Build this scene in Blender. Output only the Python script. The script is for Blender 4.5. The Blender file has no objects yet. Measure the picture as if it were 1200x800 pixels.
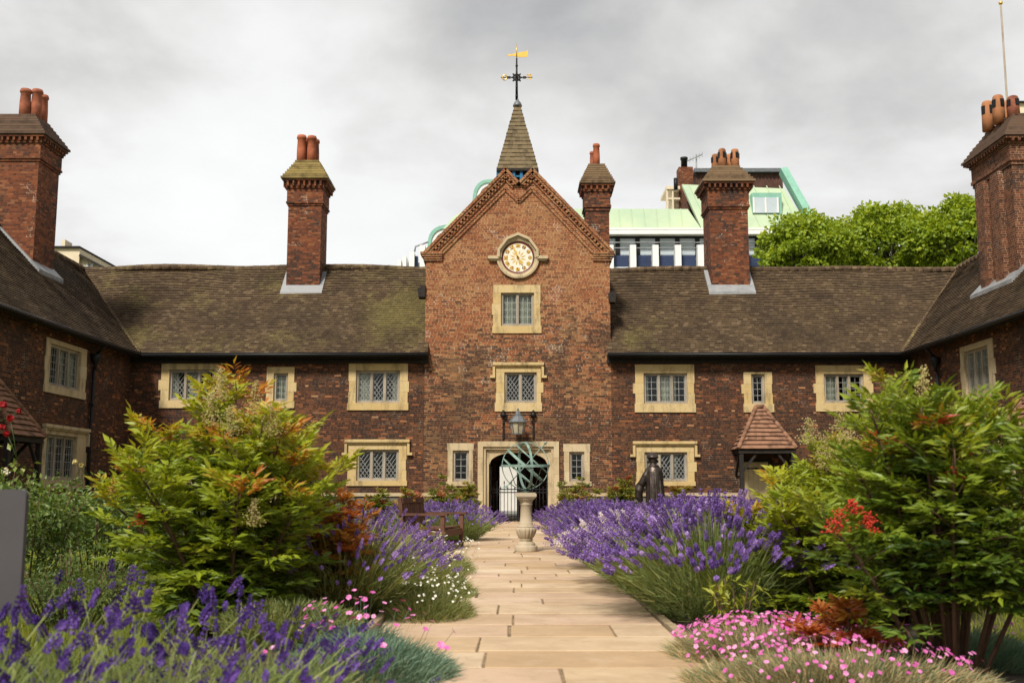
import bpy, bmesh, math, random
from mathutils import Vector, Matrix, noise
R = math.radians
V = Vector
PI = math.pi
rng = random.Random(7)
scene = bpy.context.scene
COL = scene.collection

# ------------------------------------------------------------------ camera, sky, sun, exposure
CAM_H, FPX, PITCH, YAW = 1.15, 1250.0, math.atan(172/1250.0), 0.004
cd = bpy.data.cameras.new('camera')
cam = bpy.data.objects.new('camera', cd)
COL.objects.link(cam)
cam.location = (0, 0, CAM_H)
cam.rotation_euler = (PI/2 + PITCH, 0, YAW)
cd.sensor_width = 36
cd.lens = FPX/1200*36
cd.clip_start = 0.05
cd.clip_end = 3000
cd.dof.use_dof = True
cd.dof.focus_distance = 26
cd.dof.aperture_fstop = 3.2
scene.camera = cam
scene.view_settings.view_transform = 'Standard'
scene.view_settings.look = 'None'
scene.view_settings.gamma = 1
scene.view_settings.exposure = 0.38
scene.view_settings.use_curve_mapping = False
scene.cycles.max_bounces = 8
scene.cycles.transparent_max_bounces = 12

SUN_EL, SUN_AZ = R(48), R(205)          # azimuth clockwise from +Y: sun behind the camera, to its left
sd = bpy.data.lights.new('sun', 'SUN')
sd.energy = 4.1
sd.angle = R(12)
sd.color = (1.0, 0.94, 0.84)
sun = bpy.data.objects.new('sun', sd)
COL.objects.link(sun)
sdir = V((math.sin(SUN_AZ)*math.cos(SUN_EL), math.cos(SUN_AZ)*math.cos(SUN_EL), math.sin(SUN_EL)))
sun.rotation_euler = sdir.to_track_quat('Z', 'Y').to_euler()

world = bpy.data.worlds.new('World')
scene.world = world
world.use_nodes = True


class NT:
    """small helper for building node trees"""
    def __init__(s, tree):
        s.t = tree
        s.t.nodes.clear()

    def n(s, kind, **kw):
        nd = s.t.nodes.new(kind)
        for k, v in kw.items():
            setattr(nd, k, v)
        return nd

    def put(s, sock, val):
        if val is None:
            return
        if hasattr(val, 'links') or isinstance(val, bpy.types.NodeSocket):
            s.t.links.new(val, sock)
        else:
            if isinstance(val, (tuple, list)) and len(val) == 3 and sock.type == 'RGBA':
                val = (*val, 1)
            sock.default_value = val

    def m(s, op, a, b=None, c=None, clamp=False):
        nd = s.n('ShaderNodeMath', operation=op, use_clamp=clamp)
        s.put(nd.inputs[0], a); s.put(nd.inputs[1], b); s.put(nd.inputs[2], c)
        return nd.outputs[0]

    def mix(s, f, a, b, blend='MIX'):
        nd = s.n('ShaderNodeMix', data_type='RGBA', blend_type=blend)
        nd.clamp_factor = True
        s.put(nd.inputs[0], f); s.put(nd.inputs[6], a); s.put(nd.inputs[7], b)
        return nd.outputs[2]

    def ramp(s, f, stops, interp='LINEAR'):
        nd = s.n('ShaderNodeValToRGB')
        cr = nd.color_ramp
        cr.interpolation = interp
        while len(cr.elements) < len(stops):
            cr.elements.new(0.5)
        for e, (p, c) in zip(cr.elements, stops):
            e.position = p
            e.color = (c, c, c, 1) if isinstance(c, (int, float)) else (*c, 1)
        s.put(nd.inputs[0], f)
        return nd.outputs[0]

    def noise(s, vec, scale, detail=3, rough=.55, dim='3D', dist=0):
        nd = s.n('ShaderNodeTexNoise', noise_dimensions=dim)
        s.put(nd.inputs['Vector'], vec)
        nd.inputs['Scale'].default_value = scale
        nd.inputs['Detail'].default_value = detail
        nd.inputs['Roughness'].default_value = rough
        nd.inputs['Distortion'].default_value = dist
        return nd.outputs[0]

    def white(s, vec):
        nd = s.n('ShaderNodeTexWhiteNoise', noise_dimensions='3D')
        s.put(nd.inputs['Vector'], vec)
        return nd.outputs['Value']

    def xyz(s, v):
        nd = s.n('ShaderNodeSeparateXYZ')
        s.put(nd.inputs[0], v)
        return nd.outputs

    def comb(s, x, y, z=0.0):
        nd = s.n('ShaderNodeCombineXYZ')
        s.put(nd.inputs[0], x); s.put(nd.inputs[1], y); s.put(nd.inputs[2], z)
        return nd.outputs[0]

    def vm(s, op, a, b):
        nd = s.n('ShaderNodeVectorMath', operation=op)
        s.put(nd.inputs[0], a); s.put(nd.inputs[1], b)
        return nd.outputs['Value'] if op in ('DOT_PRODUCT', 'LENGTH') else nd.outputs[0]

    def vec(s, x, y, z):
        return s.comb(float(x), float(y), float(z))

    def bump(s, h, strength=.5, dist=.02):
        nd = s.n('ShaderNodeBump')
        nd.inputs['Strength'].default_value = strength
        nd.inputs['Distance'].default_value = dist
        s.put(nd.inputs['Height'], h)
        return nd.outputs[0]

    def surf(s, col, rough=.8, normal=None, metal=0, spec=.3, emit=None):
        p = s.n('ShaderNodeBsdfPrincipled')
        s.put(p.inputs['Base Color'], col)
        s.put(p.inputs['Roughness'], rough)
        s.put(p.inputs['Metallic'], metal)
        s.put(p.inputs['Specular IOR Level'], spec)
        if normal is not None:
            s.put(p.inputs['Normal'], normal)
        o = s.n('ShaderNodeOutputMaterial')
        s.t.links.new(p.outputs[0], o.inputs[0])
        return p


# overcast sky: a Nishita sky almost closed by broken cloud
def at_dir(px, py):
    cx, cy = (px-600)/FPX, (400-py)/FPX
    d = V((cx, cy, -1))
    d.rotate(cam.rotation_euler)
    return d.normalized()


w = NT(world.node_tree)
tc = w.n('ShaderNodeTexCoord').outputs['Generated']
sky = w.n('ShaderNodeTexSky', sky_type='NISHITA')
sky.sun_disc = False
sky.sun_elevation = SUN_EL
sky.sun_rotation = SUN_AZ
sx = w.xyz(tc)
zz = w.m('ADD', w.m('MAXIMUM', sx[2], 0.0), 0.32)
cvec = w.comb(w.m('DIVIDE', sx[0], zz), w.m('DIVIDE', sx[1], zz), 0.0)
n1 = w.noise(cvec, 1.25, 6, .50, dist=.3)
n2 = w.noise(w.vm('ADD', cvec, (3.1, 7.7, 1.3)), 3.6, 6, .55, dist=.2)
dens = w.m('ADD', w.m('MULTIPLY', n1, 1.0), w.m('MULTIPLY', n2, .50))


def blob(px, py, spread):
    d = at_dir(px, py)
    dp = w.vm('DOT_PRODUCT', tc, (d.x, d.y, d.z))
    e = w.m('DIVIDE', w.m('SUBTRACT', 1.0, dp), 1-math.cos(R(spread)))
    return w.m('EXPONENT', w.m('MULTIPLY', e, -1.0))


bias = w.m('MULTIPLY', blob(270, 170, 9), -.17)
for px, py, sp, k in ((60, 30, 7, .12), (190, 95, 4, .06), (150, 250, 4, -.05), (1090, 170, 5, .09), (960, 90, 9, .075), (560, 10, 6, .06), (470, 190, 5, -.06),
                      (760, 100, 6, .035), (330, 270, 5, -.07), (1090, 235, 3.2, -.06), (120, 20, 4, .04), (700, 40, 6, -.02)):
    bias = w.m('ADD', bias, w.m('MULTIPLY', blob(px, py, sp), k))
dens = w.m('ADD', dens, w.m('SUBTRACT', bias, .265))
dens = w.m('ADD', dens, w.ramp(sx[2], [(.46, 0.0), (.85, .14)]))
ccol = w.ramp(dens, [(.20, (8.0, 8.0, 7.9)), (.36, (7.5, 7.45, 7.35)), (.45, (6.6, 6.5, 6.35)), (.55, (5.3, 5.2, 5.05)), (.68, (3.8, 3.8, 3.8)), (.85, (2.8, 2.8, 2.9))])
skycol = w.mix(.93, sky.outputs[0], ccol)
bg = w.n('ShaderNodeBackground')
w.put(bg.inputs[0], skycol)
bg.inputs[1].default_value = 0.1
wo = w.n('ShaderNodeOutputWorld')
w.t.links.new(bg.outputs[0], wo.inputs[0])


# ------------------------------------------------------------------ pixel <-> world helpers
C0 = V((0, 0, CAM_H))


def at(px, py, Y):
    d = at_dir(px, py)
    return C0 + d*(Y/d.y)


def at_x(px, py, X):
    d = at_dir(px, py)
    return C0 + d*(X/d.x)


def ground(px, py, z=0.0):
    d = at_dir(px, py)
    return C0 + d*((z-CAM_H)/d.z)


# ------------------------------------------------------------------ mesh builder
class MB:
    def __init__(s):
        s.v, s.f, s.t, s.uv, s.sm = [], [], [], [], []

    def quad(s, *p, tint=0.0, uv=None, smooth=False):
        i = len(s.v)
        s.v.extend(tuple(q) for q in p)
        s.f.append(tuple(range(i, i+len(p))))
        s.t.append(tint); s.uv.append(uv); s.sm.append(smooth)

    def mesh(s, vs, fs, tint=0.0, smooth=False):
        i = len(s.v)
        s.v.extend(tuple(q) for q in vs)
        for f in fs:
            s.f.append(tuple(i+k for k in f))
            s.t.append(tint); s.uv.append(None); s.sm.append(smooth)

    def box(s, a, b, tint=0.0):
        x0, y0, z0 = (min(a[k], b[k]) for k in range(3))
        x1, y1, z1 = (max(a[k], b[k]) for k in range(3))
        s.mesh([(x0, y0, z0), (x1, y0, z0), (x1, y1, z0), (x0, y1, z0), (x0, y0, z1), (x1, y0, z1), (x1, y1, z1), (x0, y1, z1)],
               [(0, 3, 2, 1), (4, 5, 6, 7), (0, 1, 5, 4), (1, 2, 6, 5), (2, 3, 7, 6), (3, 0, 4, 7)], tint)

    def obox(s, o, ax, ay, az, tint=0.0):
        """box from corner o along three edge vectors"""
        o, ax, ay, az = V(o), V(ax), V(ay), V(az)
        p = [o, o+ax, o+ax+ay, o+ay]
        p += [q+az for q in p]
        fs = [(0, 3, 2, 1), (4, 5, 6, 7), (0, 1, 5, 4), (1, 2, 6, 5), (2, 3, 7, 6), (3, 0, 4, 7)]
        if ax.cross(ay).dot(az) < 0:
            fs = [f[::-1] for f in fs]
        s.mesh(p, fs, tint)

    def bar(s, p, q, wd, ht, up=(0, 0, 1), tint=0.0):
        p, q, up = V(p), V(q), V(up)
        d = (q-p).normalized()
        sd_ = d.cross(up)
        if sd_.length < 1e-4:
            sd_ = d.cross(V((0, 1, 0)))
        sd_.normalize()
        u = sd_.cross(d)
        s.obox(p-sd_*wd/2-u*ht/2, sd_*wd, q-p, u*ht, tint)

    def tube(s, pts, rad, n=6, tint=0.0, cap=True, smooth=True):
        pts = [V(p) for p in pts]
        if not isinstance(rad, (list, tuple)):
            rad = [rad]*len(pts)
        rings = []
        ref = None
        for i, p in enumerate(pts):
            d = (pts[min(i+1, len(pts)-1)]-pts[max(i-1, 0)])
            if d.length < 1e-9:
                d = V((0, 0, 1))
            d.normalize()
            if ref is None:
                ref = d.orthogonal().normalized()
            ref = ref - d*ref.dot(d)
            if ref.length < 1e-5:
                ref = d.orthogonal()
            ref.normalize()
            b = d.cross(ref)
            rings.append([p+(ref*math.cos(2*PI*k/n)+b*math.sin(2*PI*k/n))*rad[i] for k in range(n)])
        vs = [q for r_ in rings for q in r_]
        fs = []
        for i in range(len(pts)-1):
            for k in range(n):
                fs.append((i*n+k, i*n+(k+1) % n, (i+1)*n+(k+1) % n, (i+1)*n+k))
        if cap:
            fs.append(tuple(range(n))[::-1])
            fs.append(tuple((len(pts)-1)*n+k for k in range(n)))
        s.mesh(vs, fs, tint, smooth)

    def lathe(s, c, prof, n=24, tint=0.0, mod=None, smooth=True):
        """prof: list of (radius, z); mod(angle, i) scales the radius"""
        c = V(c)
        vs, fs = [], []
        for i, (r_, z) in enumerate(prof):
            for k in range(n):
                a = 2*PI*k/n
                rr = r_*(mod(a, i) if mod else 1)
                vs.append(c+V((rr*math.cos(a), rr*math.sin(a), z)))
        for i in range(len(prof)-1):
            for k in range(n):
                fs.append((i*n+k, i*n+(k+1) % n, (i+1)*n+(k+1) % n, (i+1)*n+k))
        fs.append(tuple(range(n))[::-1])
        fs.append(tuple((len(prof)-1)*n+k for k in range(n)))
        s.mesh(vs, fs, tint, smooth)

    def prism(s, poly, ext, tint=0.0):
        """poly: list of points in a plane, extruded by vector ext"""
        poly = [V(p) for p in poly]
        ext = V(ext)
        n = len(poly)
        nrm = V((0, 0, 0))
        for i in range(n):
            nrm += poly[i].cross(poly[(i+1) % n])
        if nrm.dot(ext) > 0:
            poly.reverse()
        vs = poly+[p+ext for p in poly]
        fs = [tuple(range(n)), tuple(range(n, 2*n))[::-1]]
        for i in range(n):
            j = (i+1) % n
            fs.append((j, i, n+i, n+j))
        s.mesh(vs, fs, tint)

    def build(s, name, mat, parent=None, off=None, col=True):
        o_ = V(off) if off is not None else (OFF.get(parent.name, V((0, 0, 0))) if parent else V((0, 0, 0)))
        me = bpy.data.meshes.new(name)
        me.from_pydata([(a[0]-o_.x, a[1]-o_.y, a[2]-o_.z) for a in s.v], [], s.f)
        me.polygons.foreach_set('use_smooth', s.sm)
        at_ = me.attributes.new('tint', 'FLOAT', 'FACE')
        at_.data.foreach_set('value', s.t)
        uvl = me.uv_layers.new(name='uv')
        buf = []
        for f, uv in zip(s.f, s.uv):
            if uv:
                for q in uv:
                    buf += q
                continue
            p = [V(s.v[i]) for i in f]
            nr = V((0, 0, 0))
            for i in range(len(p)):
                nr += p[i].cross(p[(i+1) % len(p)])
            ax, ay, az = abs(nr.x), abs(nr.y), abs(nr.z)
            for q in p:
                if az >= ax and az >= ay:
                    buf += (q.x, q.y)
                elif ay >= ax:
                    buf += (q.x, q.z)
                else:
                    buf += (q.y+37.0, q.z)
        uvl.data.foreach_set('uv', buf)
        me.materials.append(mat)
        me.update()
        ob = bpy.data.objects.new(name, me)
        COL.objects.link(ob)
        if parent:
            ob.parent = parent
            OFF[ob.name] = o_
        return ob


OFF = {}


def tag(o, label=None, cat=None, group=None, kind=None):
    if label: o['label'] = label
    if cat: o['category'] = cat
    if group: o['group'] = group
    if kind: o['kind'] = kind
    return o


def thing(name, label, cat, loc=(0, 0, 0), group=None):
    o = bpy.data.objects.new(name, None)
    COL.objects.link(o)
    o.location = loc
    o.empty_display_size = .2
    OFF[o.name] = V(loc)
    return tag(o, label, cat, group)


def copy_tree(o, parent=None):
    c = o.copy()
    COL.objects.link(c)
    if parent:
        c.parent = parent
    for ch in [q for q in COL.objects if q.parent == o]:
        copy_tree(ch, c)
    return c


def lerp(a, b, t):
    return a+(b-a)*t


def nz(x, y=0.0, z=0.0):
    return noise.noise(V((x, y, z)))

# ------------------------------------------------------------------ materials
def mat(name):
    m_ = bpy.data.materials.new(name)
    m_.use_nodes = True
    return m_, NT(m_.node_tree)


def uvpos(k):
    uv = k.n('ShaderNodeUVMap', uv_map='uv').outputs[0]
    ob = k.n('ShaderNodeTexCoord').outputs['Object']
    return uv, ob


def brick_mat(name, palette, mortar, soot=.5, sootcol=(.035, .024, .02), buff=0.0, ch=.0685, mj=.013, extra=None, patch=.75, size=(.225, .112)):
    m_, k = mat(name)
    uv, ob = uvpos(k)
    wob = k.m('MULTIPLY', k.m('SUBTRACT', k.noise(uv, 1.4, 2), .5), .035)
    x, y, _ = k.xyz(uv)
    y = k.m('ADD', y, wob)
    row_ = k.m('DIVIDE', y, ch)
    row = k.m('FLOOR', row_)
    fv = k.m('FRACT', row_)
    par = k.m('MODULO', k.m('ABSOLUTE', row), 2.0)
    bw = k.m('ADD', k.m('MULTIPLY', par, size[1]-size[0]), size[0])
    jit = k.white(k.comb(row, 3.0, 1.0))
    col_ = k.m('ADD', k.m('DIVIDE', x, bw), k.m('MULTIPLY', jit, 1.0))
    col = k.m('FLOOR', col_)
    fu = k.m('FRACT', col_)
    cell = k.comb(col, row, 0.5)
    r1 = k.white(cell)
    r2 = k.white(k.comb(col, row, 7.5))
    bc = k.ramp(r1, palette)
    big = k.noise(ob, .42, 5, .6)
    mid = k.noise(k.vm('ADD', ob, (11.3, 4.1, 2.2)), 1.5, 5, .65)
    fine = k.noise(ob, 14, 3, .6)
    # weathered, sooty regions decided per brick with a ragged border
    sv = k.m('ADD', k.m('ADD', k.m('MULTIPLY', big, .62), k.m('MULTIPLY', mid, .38)), k.m('MULTIPLY', k.m('SUBTRACT', r2, .5), .24))
    if extra:
        sv = k.m('ADD', sv, extra(k, ob))
    sf = k.ramp(sv, [(.66-soot*.38, 0.0), (.80-soot*.38, 1.0)])
    bc = k.mix(k.m('MULTIPLY', sf, .86), bc, sootcol)
    if buff:
        bf = k.ramp(k.m('ADD', k.noise(k.vm('ADD', ob, (5, 17, 9)), .9, 5, .6), k.m('MULTIPLY', k.m('SUBTRACT', r1, .5), .25)), [(.50, 0.0), (.64, buff)])
        bc = k.mix(bf, bc, (.34, .185, .075))
    bc = k.mix(.35, bc, k.mix(fine, (0, 0, 0), bc), 'MIX')
    mu = k.m('LESS_THAN', k.m('MULTIPLY', fu, bw), mj)
    mv = k.m('LESS_THAN', fv, mj/ch*.95)
    mm = k.m('MAXIMUM', mu, mv)
    mc = k.mix(k.m('MULTIPLY', sf, .8), mortar, (.06, .042, .032))
    mc = k.mix(k.ramp(mid, [(.35, .55), (.6, 0.0)]), mc, (.12, .07, .04))
    # odd patches of pale repointing
    pt = k.ramp(k.m('ADD', k.noise(k.vm('ADD', ob, (31, 2, 8)), 1.1, 4, .7), k.m('MULTIPLY', r2, .10)), [(.665, 0.0), (.70, 1.0)])
    mc = k.mix(k.m('MULTIPLY', pt, patch), mc, (.52, .42, .32))
    c = k.mix(mm, bc, mc)
    h = k.m('ADD', k.m('MULTIPLY', k.m('SUBTRACT', 1.0, mm), .8), k.m('MULTIPLY', fine, .5))
    k.surf(c, .88, k.bump(h, .55, .012), spec=.2)
    return m_


RED = [(0, (.13, .037, .017)), (.2, (.21, .057, .021)), (.5, (.27, .070, .024)), (.75, (.32, .09, .030)), (.9, (.36, .135, .05)), (1, (.41, .20, .09))]
DARK = [(0, (.042, .019, .012)), (.3, (.070, .027, .015)), (.6, (.098, .035, .018)), (.82, (.135, .044, .020)), (.94, (.26, .082, .032)), (.985, (.36, .13, .05)), (1, (.45, .25, .13))]


def gable_fade(k, ob):
    # cleaner rebuilt brick high up, sooty old brick low down
    z = k.xyz(ob)[2]
    return k.ramp(k.m('DIVIDE', z, 12.0), [(.10, .5+.13), (.36, .5+.05), (.50, .5-.01), (.64, .5-.16), (1, .5-.2)])


def gf(k, ob):
    return k.m('SUBTRACT', gable_fade(k, ob), .5)


M = {}
M['brick_gable'] = brick_mat('red_brick_gable', RED, (.42, .27, .15), .60, (.042, .024, .017), .42, extra=gf, mj=.0165)
M['brick_dark'] = brick_mat('dark_brick', DARK, (.14, .08, .05), .50, (.036, .022, .017), .12, patch=.3)
M['brick_chimney'] = brick_mat('chimney_brick', [(0, (.09, .028, .016)), (.4, (.18, .05, .021)), (.8, (.245, .075, .029)), (1, (.31, .13, .06))], (.13, .068, .04), .47)
M['brick_pale'] = brick_mat('chimney_brick_pale_joints', [(0, (.08, .028, .016)), (.5, (.14, .045, .021)), (1, (.22, .085, .04))], (.34, .22, .14), .45)


def roof_mat(name, moss=.5, base=None, patches=()):
    m_, k = mat(name)
    uv, ob = uvpos(k)
    x, y, _ = k.xyz(uv)
    row = k.m('FLOOR', k.m('DIVIDE', y, .1))
    cx = k.m('ADD', k.m('DIVIDE', x, .16), k.m('MULTIPLY', k.white(k.comb(row, 1.0, 4.0)), 1.0))
    cell = k.comb(k.m('FLOOR', cx), row, .5)
    fu = k.m('FRACT', cx)
    fv = k.m('FRACT', k.m('DIVIDE', y, .1))
    r1 = k.white(cell)
    c = k.ramp(r1, base or [(0, (.082, .052, .031)), (.3, (.105, .069, .039)), (.65, (.126, .084, .046)), (.88, (.15, .10, .057)), (1, (.20, .14, .083))])
    big = k.noise(ob, .45, 5, .62)
    mid = k.noise(k.vm('ADD', ob, (3, 9, 4)), 2.2, 5, .65)
    mo = k.m('ADD', k.m('ADD', k.m('MULTIPLY', big, .6), k.m('MULTIPLY', mid, .34)), k.m('MULTIPLY', r1, .06))
    for (p, rad, amt) in patches:
        d = k.vm('LENGTH', k.vm('SUBTRACT', ob, p), None)
        mo = k.m('ADD', mo, k.ramp(k.m('DIVIDE', d, rad), [(0, amt), (1, 0.0)]))
    mf = k.ramp(mo, [(.66-moss*.22, 0.0), (.80-moss*.2, .85)])
    c = k.mix(mf, c, k.mix(r1, (.155, .128, .045), (.21, .17, .06)))
    wh = k.ramp(k.noise(k.vm('ADD', ob, (21, 3, 14)), 3.4, 6, .75), [(.64, 0.0), (.72, .7)])
    c = k.mix(k.m('MULTIPLY', k.m('MULTIPLY', wh, r1), .7), c, (.33, .30, .24))
    dk = k.ramp(k.noise(k.vm('ADD', ob, (1, 13, 4)), .7, 4, .6), [(.45, 0.0), (.7, .65)])
    c = k.mix(dk, c, (.036, .026, .018))
    gap = k.m('MAXIMUM', k.m('LESS_THAN', fu, .05), k.m('LESS_THAN', fv, .16))
    c = k.mix(k.m('MULTIPLY', gap, .8), c, (.012, .009, .007))
    h = k.m('ADD', k.m('MULTIPLY', r1, .5), k.m('MULTIPLY', k.noise(ob, 20, 3), .5))
    k.surf(c, .9, k.bump(h, .5, .015), spec=.2)
    return m_


def stone_mat(name, a, b, grime=(.10, .075, .045), gscale=1.6, gamt=.7, rough=.85, streak=True):
    m_, k = mat(name)
    uv, ob = uvpos(k)
    tn = k.n('ShaderNodeAttribute', attribute_name='tint').outputs['Fac']
    f = k.m('ADD', k.m('MULTIPLY', k.noise(ob, 2.2, 5, .6), .7), k.m('MULTIPLY', tn, .35))
    c = k.mix(k.ramp(f, [(.25, 0.0), (.75, 1.0)]), a, b)
    st = k.vm('MULTIPLY', ob, (1.0, 1.0, .28 if streak else 1.0))
    g = k.ramp(k.noise(st, gscale*2.4, 6, .68), [(.5, 0.0), (.72, gamt)])
    c = k.mix(g, c, grime)
    fine = k.noise(ob, 30, 3, .6)
    c = k.mix(.25, c, k.mix(fine, (0, 0, 0), c))
    k.surf(c, rough, k.bump(fine, .25, .01), spec=.2)
    return m_


def plain(name, col, rough=.7, metal=0, var=.25, scale=6, spec=.3, col2=None, bump=.15):
    m_, k = mat(name)
    uv, ob = uvpos(k)
    n = k.noise(ob, scale, 5, .6)
    tn = k.n('ShaderNodeAttribute', attribute_name='tint').outputs['Fac']
    lo = tuple(q*(1-var) for q in col)
    hi = col2 or tuple(min(1, q*(1+var)) for q in col)
    c = k.mix(k.ramp(k.m('ADD', n, k.m('MULTIPLY', tn, .4)), [(.3, 0.0), (.75, 1.0)]), lo, hi)
    k.surf(c, rough, k.bump(n, bump, .01) if bump else None, metal, spec)
    return m_


def leaf_mat(name, stops, trans=.3, rough=.45, spec=.4):
    m_, k = mat(name)
    tn = k.n('ShaderNodeAttribute', attribute_name='tint').outputs['Fac']
    ob = k.n('ShaderNodeTexCoord').outputs['Object']
    c = k.ramp(tn, stops)
    hs = k.n('ShaderNodeHueSaturation')
    k.put(hs.inputs['Value'], k.m('ADD', k.m('MULTIPLY', k.noise(ob, 3.0, 3), .7), .65))
    k.put(hs.inputs['Color'], c)
    p = k.n('ShaderNodeBsdfPrincipled')
    k.put(p.inputs['Base Color'], hs.outputs[0])
    p.inputs['Roughness'].default_value = rough
    p.inputs['Specular IOR Level'].default_value = spec
    tr = k.n('ShaderNodeBsdfTranslucent')
    br = k.n('ShaderNodeMix', data_type='RGBA', blend_type='MULTIPLY')
    br.inputs[0].default_value = 1
    k.put(br.inputs[6], hs.outputs[0]); br.inputs[7].default_value = (1.5, 1.35, .6, 1)
    k.put(tr.inputs[0], br.outputs[2])
    mx = k.n('ShaderNodeMixShader')
    mx.inputs[0].default_value = trans
    k.t.links.new(p.outputs[0], mx.inputs[1]); k.t.links.new(tr.outputs[0], mx.inputs[2])
    o = k.n('ShaderNodeOutputMaterial')
    k.t.links.new(mx.outputs[0], o.inputs[0])
    return m_


M['roof_tile_left'] = roof_mat('mossy_roof_tile', .58, patches=(((8.9, 1.0, 6.8), 1.7, .20), ((9.4, 1.9, 7.9), 1.2, .2), ((.1, .3, 6.1), 1.0, .18), ((4.5, 3.0, 8.9), 2.2, .08)))
M['roof_tile_right'] = roof_mat('brown_roof_tile', .34, patches=(((-9.2, .2, 6.0), 1.0, .2), ((-5.0, 3.0, 8.9), 1.2, .10)))
M['roof_wing'] = roof_mat('dark_wing_tile', .22)
M['porch_tile'] = plain('porch_tile', (.13, .06, .036), .85, var=.6, scale=4, col2=(.25, .13, .078))
M['shingle'] = plain('oak_shingle', (.085, .062, .034), .85, var=.5, scale=7, col2=(.155, .115, .062))
M['chimney_tile'] = plain('chimney_hood_tile', (.12, .07, .042), .9, var=.55, scale=5, col2=(.19, .125, .07))
M['chimney_tile_mossy'] = plain('mossy_chimney_hood_tile', (.15, .10, .045), .9, var=.45, scale=4, col2=(.28, .21, .075))
M['chimney_tile_dark'] = plain('sooty_chimney_hood_tile', (.075, .045, .03), .9, var=.5, scale=4, col2=(.12, .075, .05))
M['stone'] = stone_mat('ochre_limestone', (.55, .39, .165), (.62, .475, .25), gamt=.72)
M['stone_pale'] = stone_mat('weathered_limestone', (.47, .36, .21), (.58, .47, .30), gamt=.75)
M['stone_grey'] = stone_mat('grey_mullion_stone', (.30, .25, .19), (.42, .36, .28), gamt=.7)
M['pedestal'] = stone_mat('sundial_limestone', (.44, .36, .25), (.55, .47, .35), (.22, .17, .10), 2.2, .75)
M['flint'] = stone_mat('flint_plinth', (.14, .125, .11), (.26, .22, .18), (.05, .045, .04), 5, .8)
M['lead'] = plain('lead_flashing', (.24, .245, .25), .5, .3, .3, 4)
M['lead_dark'] = plain('dark_lead', (.13, .14, .15), .5, .2, .3, 5)
M['cames'] = plain('window_lead_cames', (.30, .30, .28), .6, .3, .3, 8)
M['black'] = plain('black_painted_metal', (.014, .014, .015), .5, .3, .3, 12)
M['soffit'] = plain('dark_stained_timber', (.022, .017, .014), .8, 0, .4, 8)
M['pot_red'] = plain('red_clay_pot', (.25, .075, .035), .8, 0, .5, 5)
M['pot_ochre'] = plain('ochre_clay_pot', (.24, .10, .042), .8, 0, .5, 5)
M['pot_dark'] = plain('sooty_clay_pot', (.20, .065, .035), .8, 0, .6, 5)
M['cream'] = plain('cream_painted_plank', (.60, .47, .25), .6, 0, .15, 6)
M['curtain'] = plain('pale_curtain', (.62, .60, .54), .9, 0, .2, 3)
M['room'] = plain('dim_room_plaster', (.20, .18, .15), .9, 0, .2, 1)
M['white_wall'] = plain('white_plaster', (.62, .60, .55), .8, 0, .08, 2)
M['blue'] = plain('blue_painted_timber', (.015, .13, .26), .5, 0, .25, 5)
M['gold'] = plain('gilded_metal', (.82, .52, .12), .32, .85, .12, 9)
M['dial'] = plain('white_clock_face', (.70, .66, .54), .45, 0, .05, 4)
M['ox'] = plain('oxblood_paint', (.12, .018, .014), .5, 0, .2, 6)
M['verdigris'] = plain('verdigris_bronze', (.17, .27, .225), .65, .2, .35, 12, col2=(.31, .43, .37))
M['verdigris_dark'] = plain('dark_verdigris_bronze', (.06, .085, .065), .6, .4, .4, 12, col2=(.15, .20, .155))
M['bronze'] = plain('dark_bronze', (.055, .043, .036), .42, .75, .4, 7, col2=(.12, .095, .08))
M['teak'] = plain('brown_teak', (.07, .028, .018), .6, 0, .4, 9, col2=(.125, .055, .033))
M['board'] = plain('grey_sign_paint', (.065, .06, .064), .5, 0, .1, 3)
M['copper'] = plain('green_copper_roof', (.36, .48, .34), .7, 0, .14, .35, col2=(.46, .53, .34), bump=0)
M['copper_trim'] = plain('green_copper_trim', (.20, .40, .31), .6, 0, .15, 2, bump=0)
M['conc'] = plain('white_concrete', (.72, .72, .71), .7, 0, .06, 1, bump=0)
M['navy'] = plain('navy_panel', (.02, .032, .075), .4, 0, .25, 2, bump=0)
M['brown_clad'] = plain('brown_cladding', (.085, .04, .028), .8, 0, .3, 2)
M['render_cream'] = plain('cream_render', (.62, .53, .38), .85, 0, .1, 2)
M['lamp_glass'] = plain('frosted_lamp_glass', (.38, .33, .23), .25, 0, .2, 9, .5)
M['berry'] = plain('red_berry', (.36, .022, .008), .35, 0, .4, 20, .5, bump=0)
M['bark'] = plain('brown_cane', (.075, .042, .026), .85, 0, .4, 20)
M['trunk'] = plain('tree_bark', (.10, .085, .06), .9, 0, .4, 3)
M['soil'] = plain('garden_soil', (.06, .042, .028), .95, 0, .5, 9, bump=.8)
M['iron'] = plain('drain_iron', (.04, .04, .04), .6, .5, .3, 8)
M['edging'] = stone_mat('edging_stone', (.36, .27, .17), (.46, .36, .23))


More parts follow.
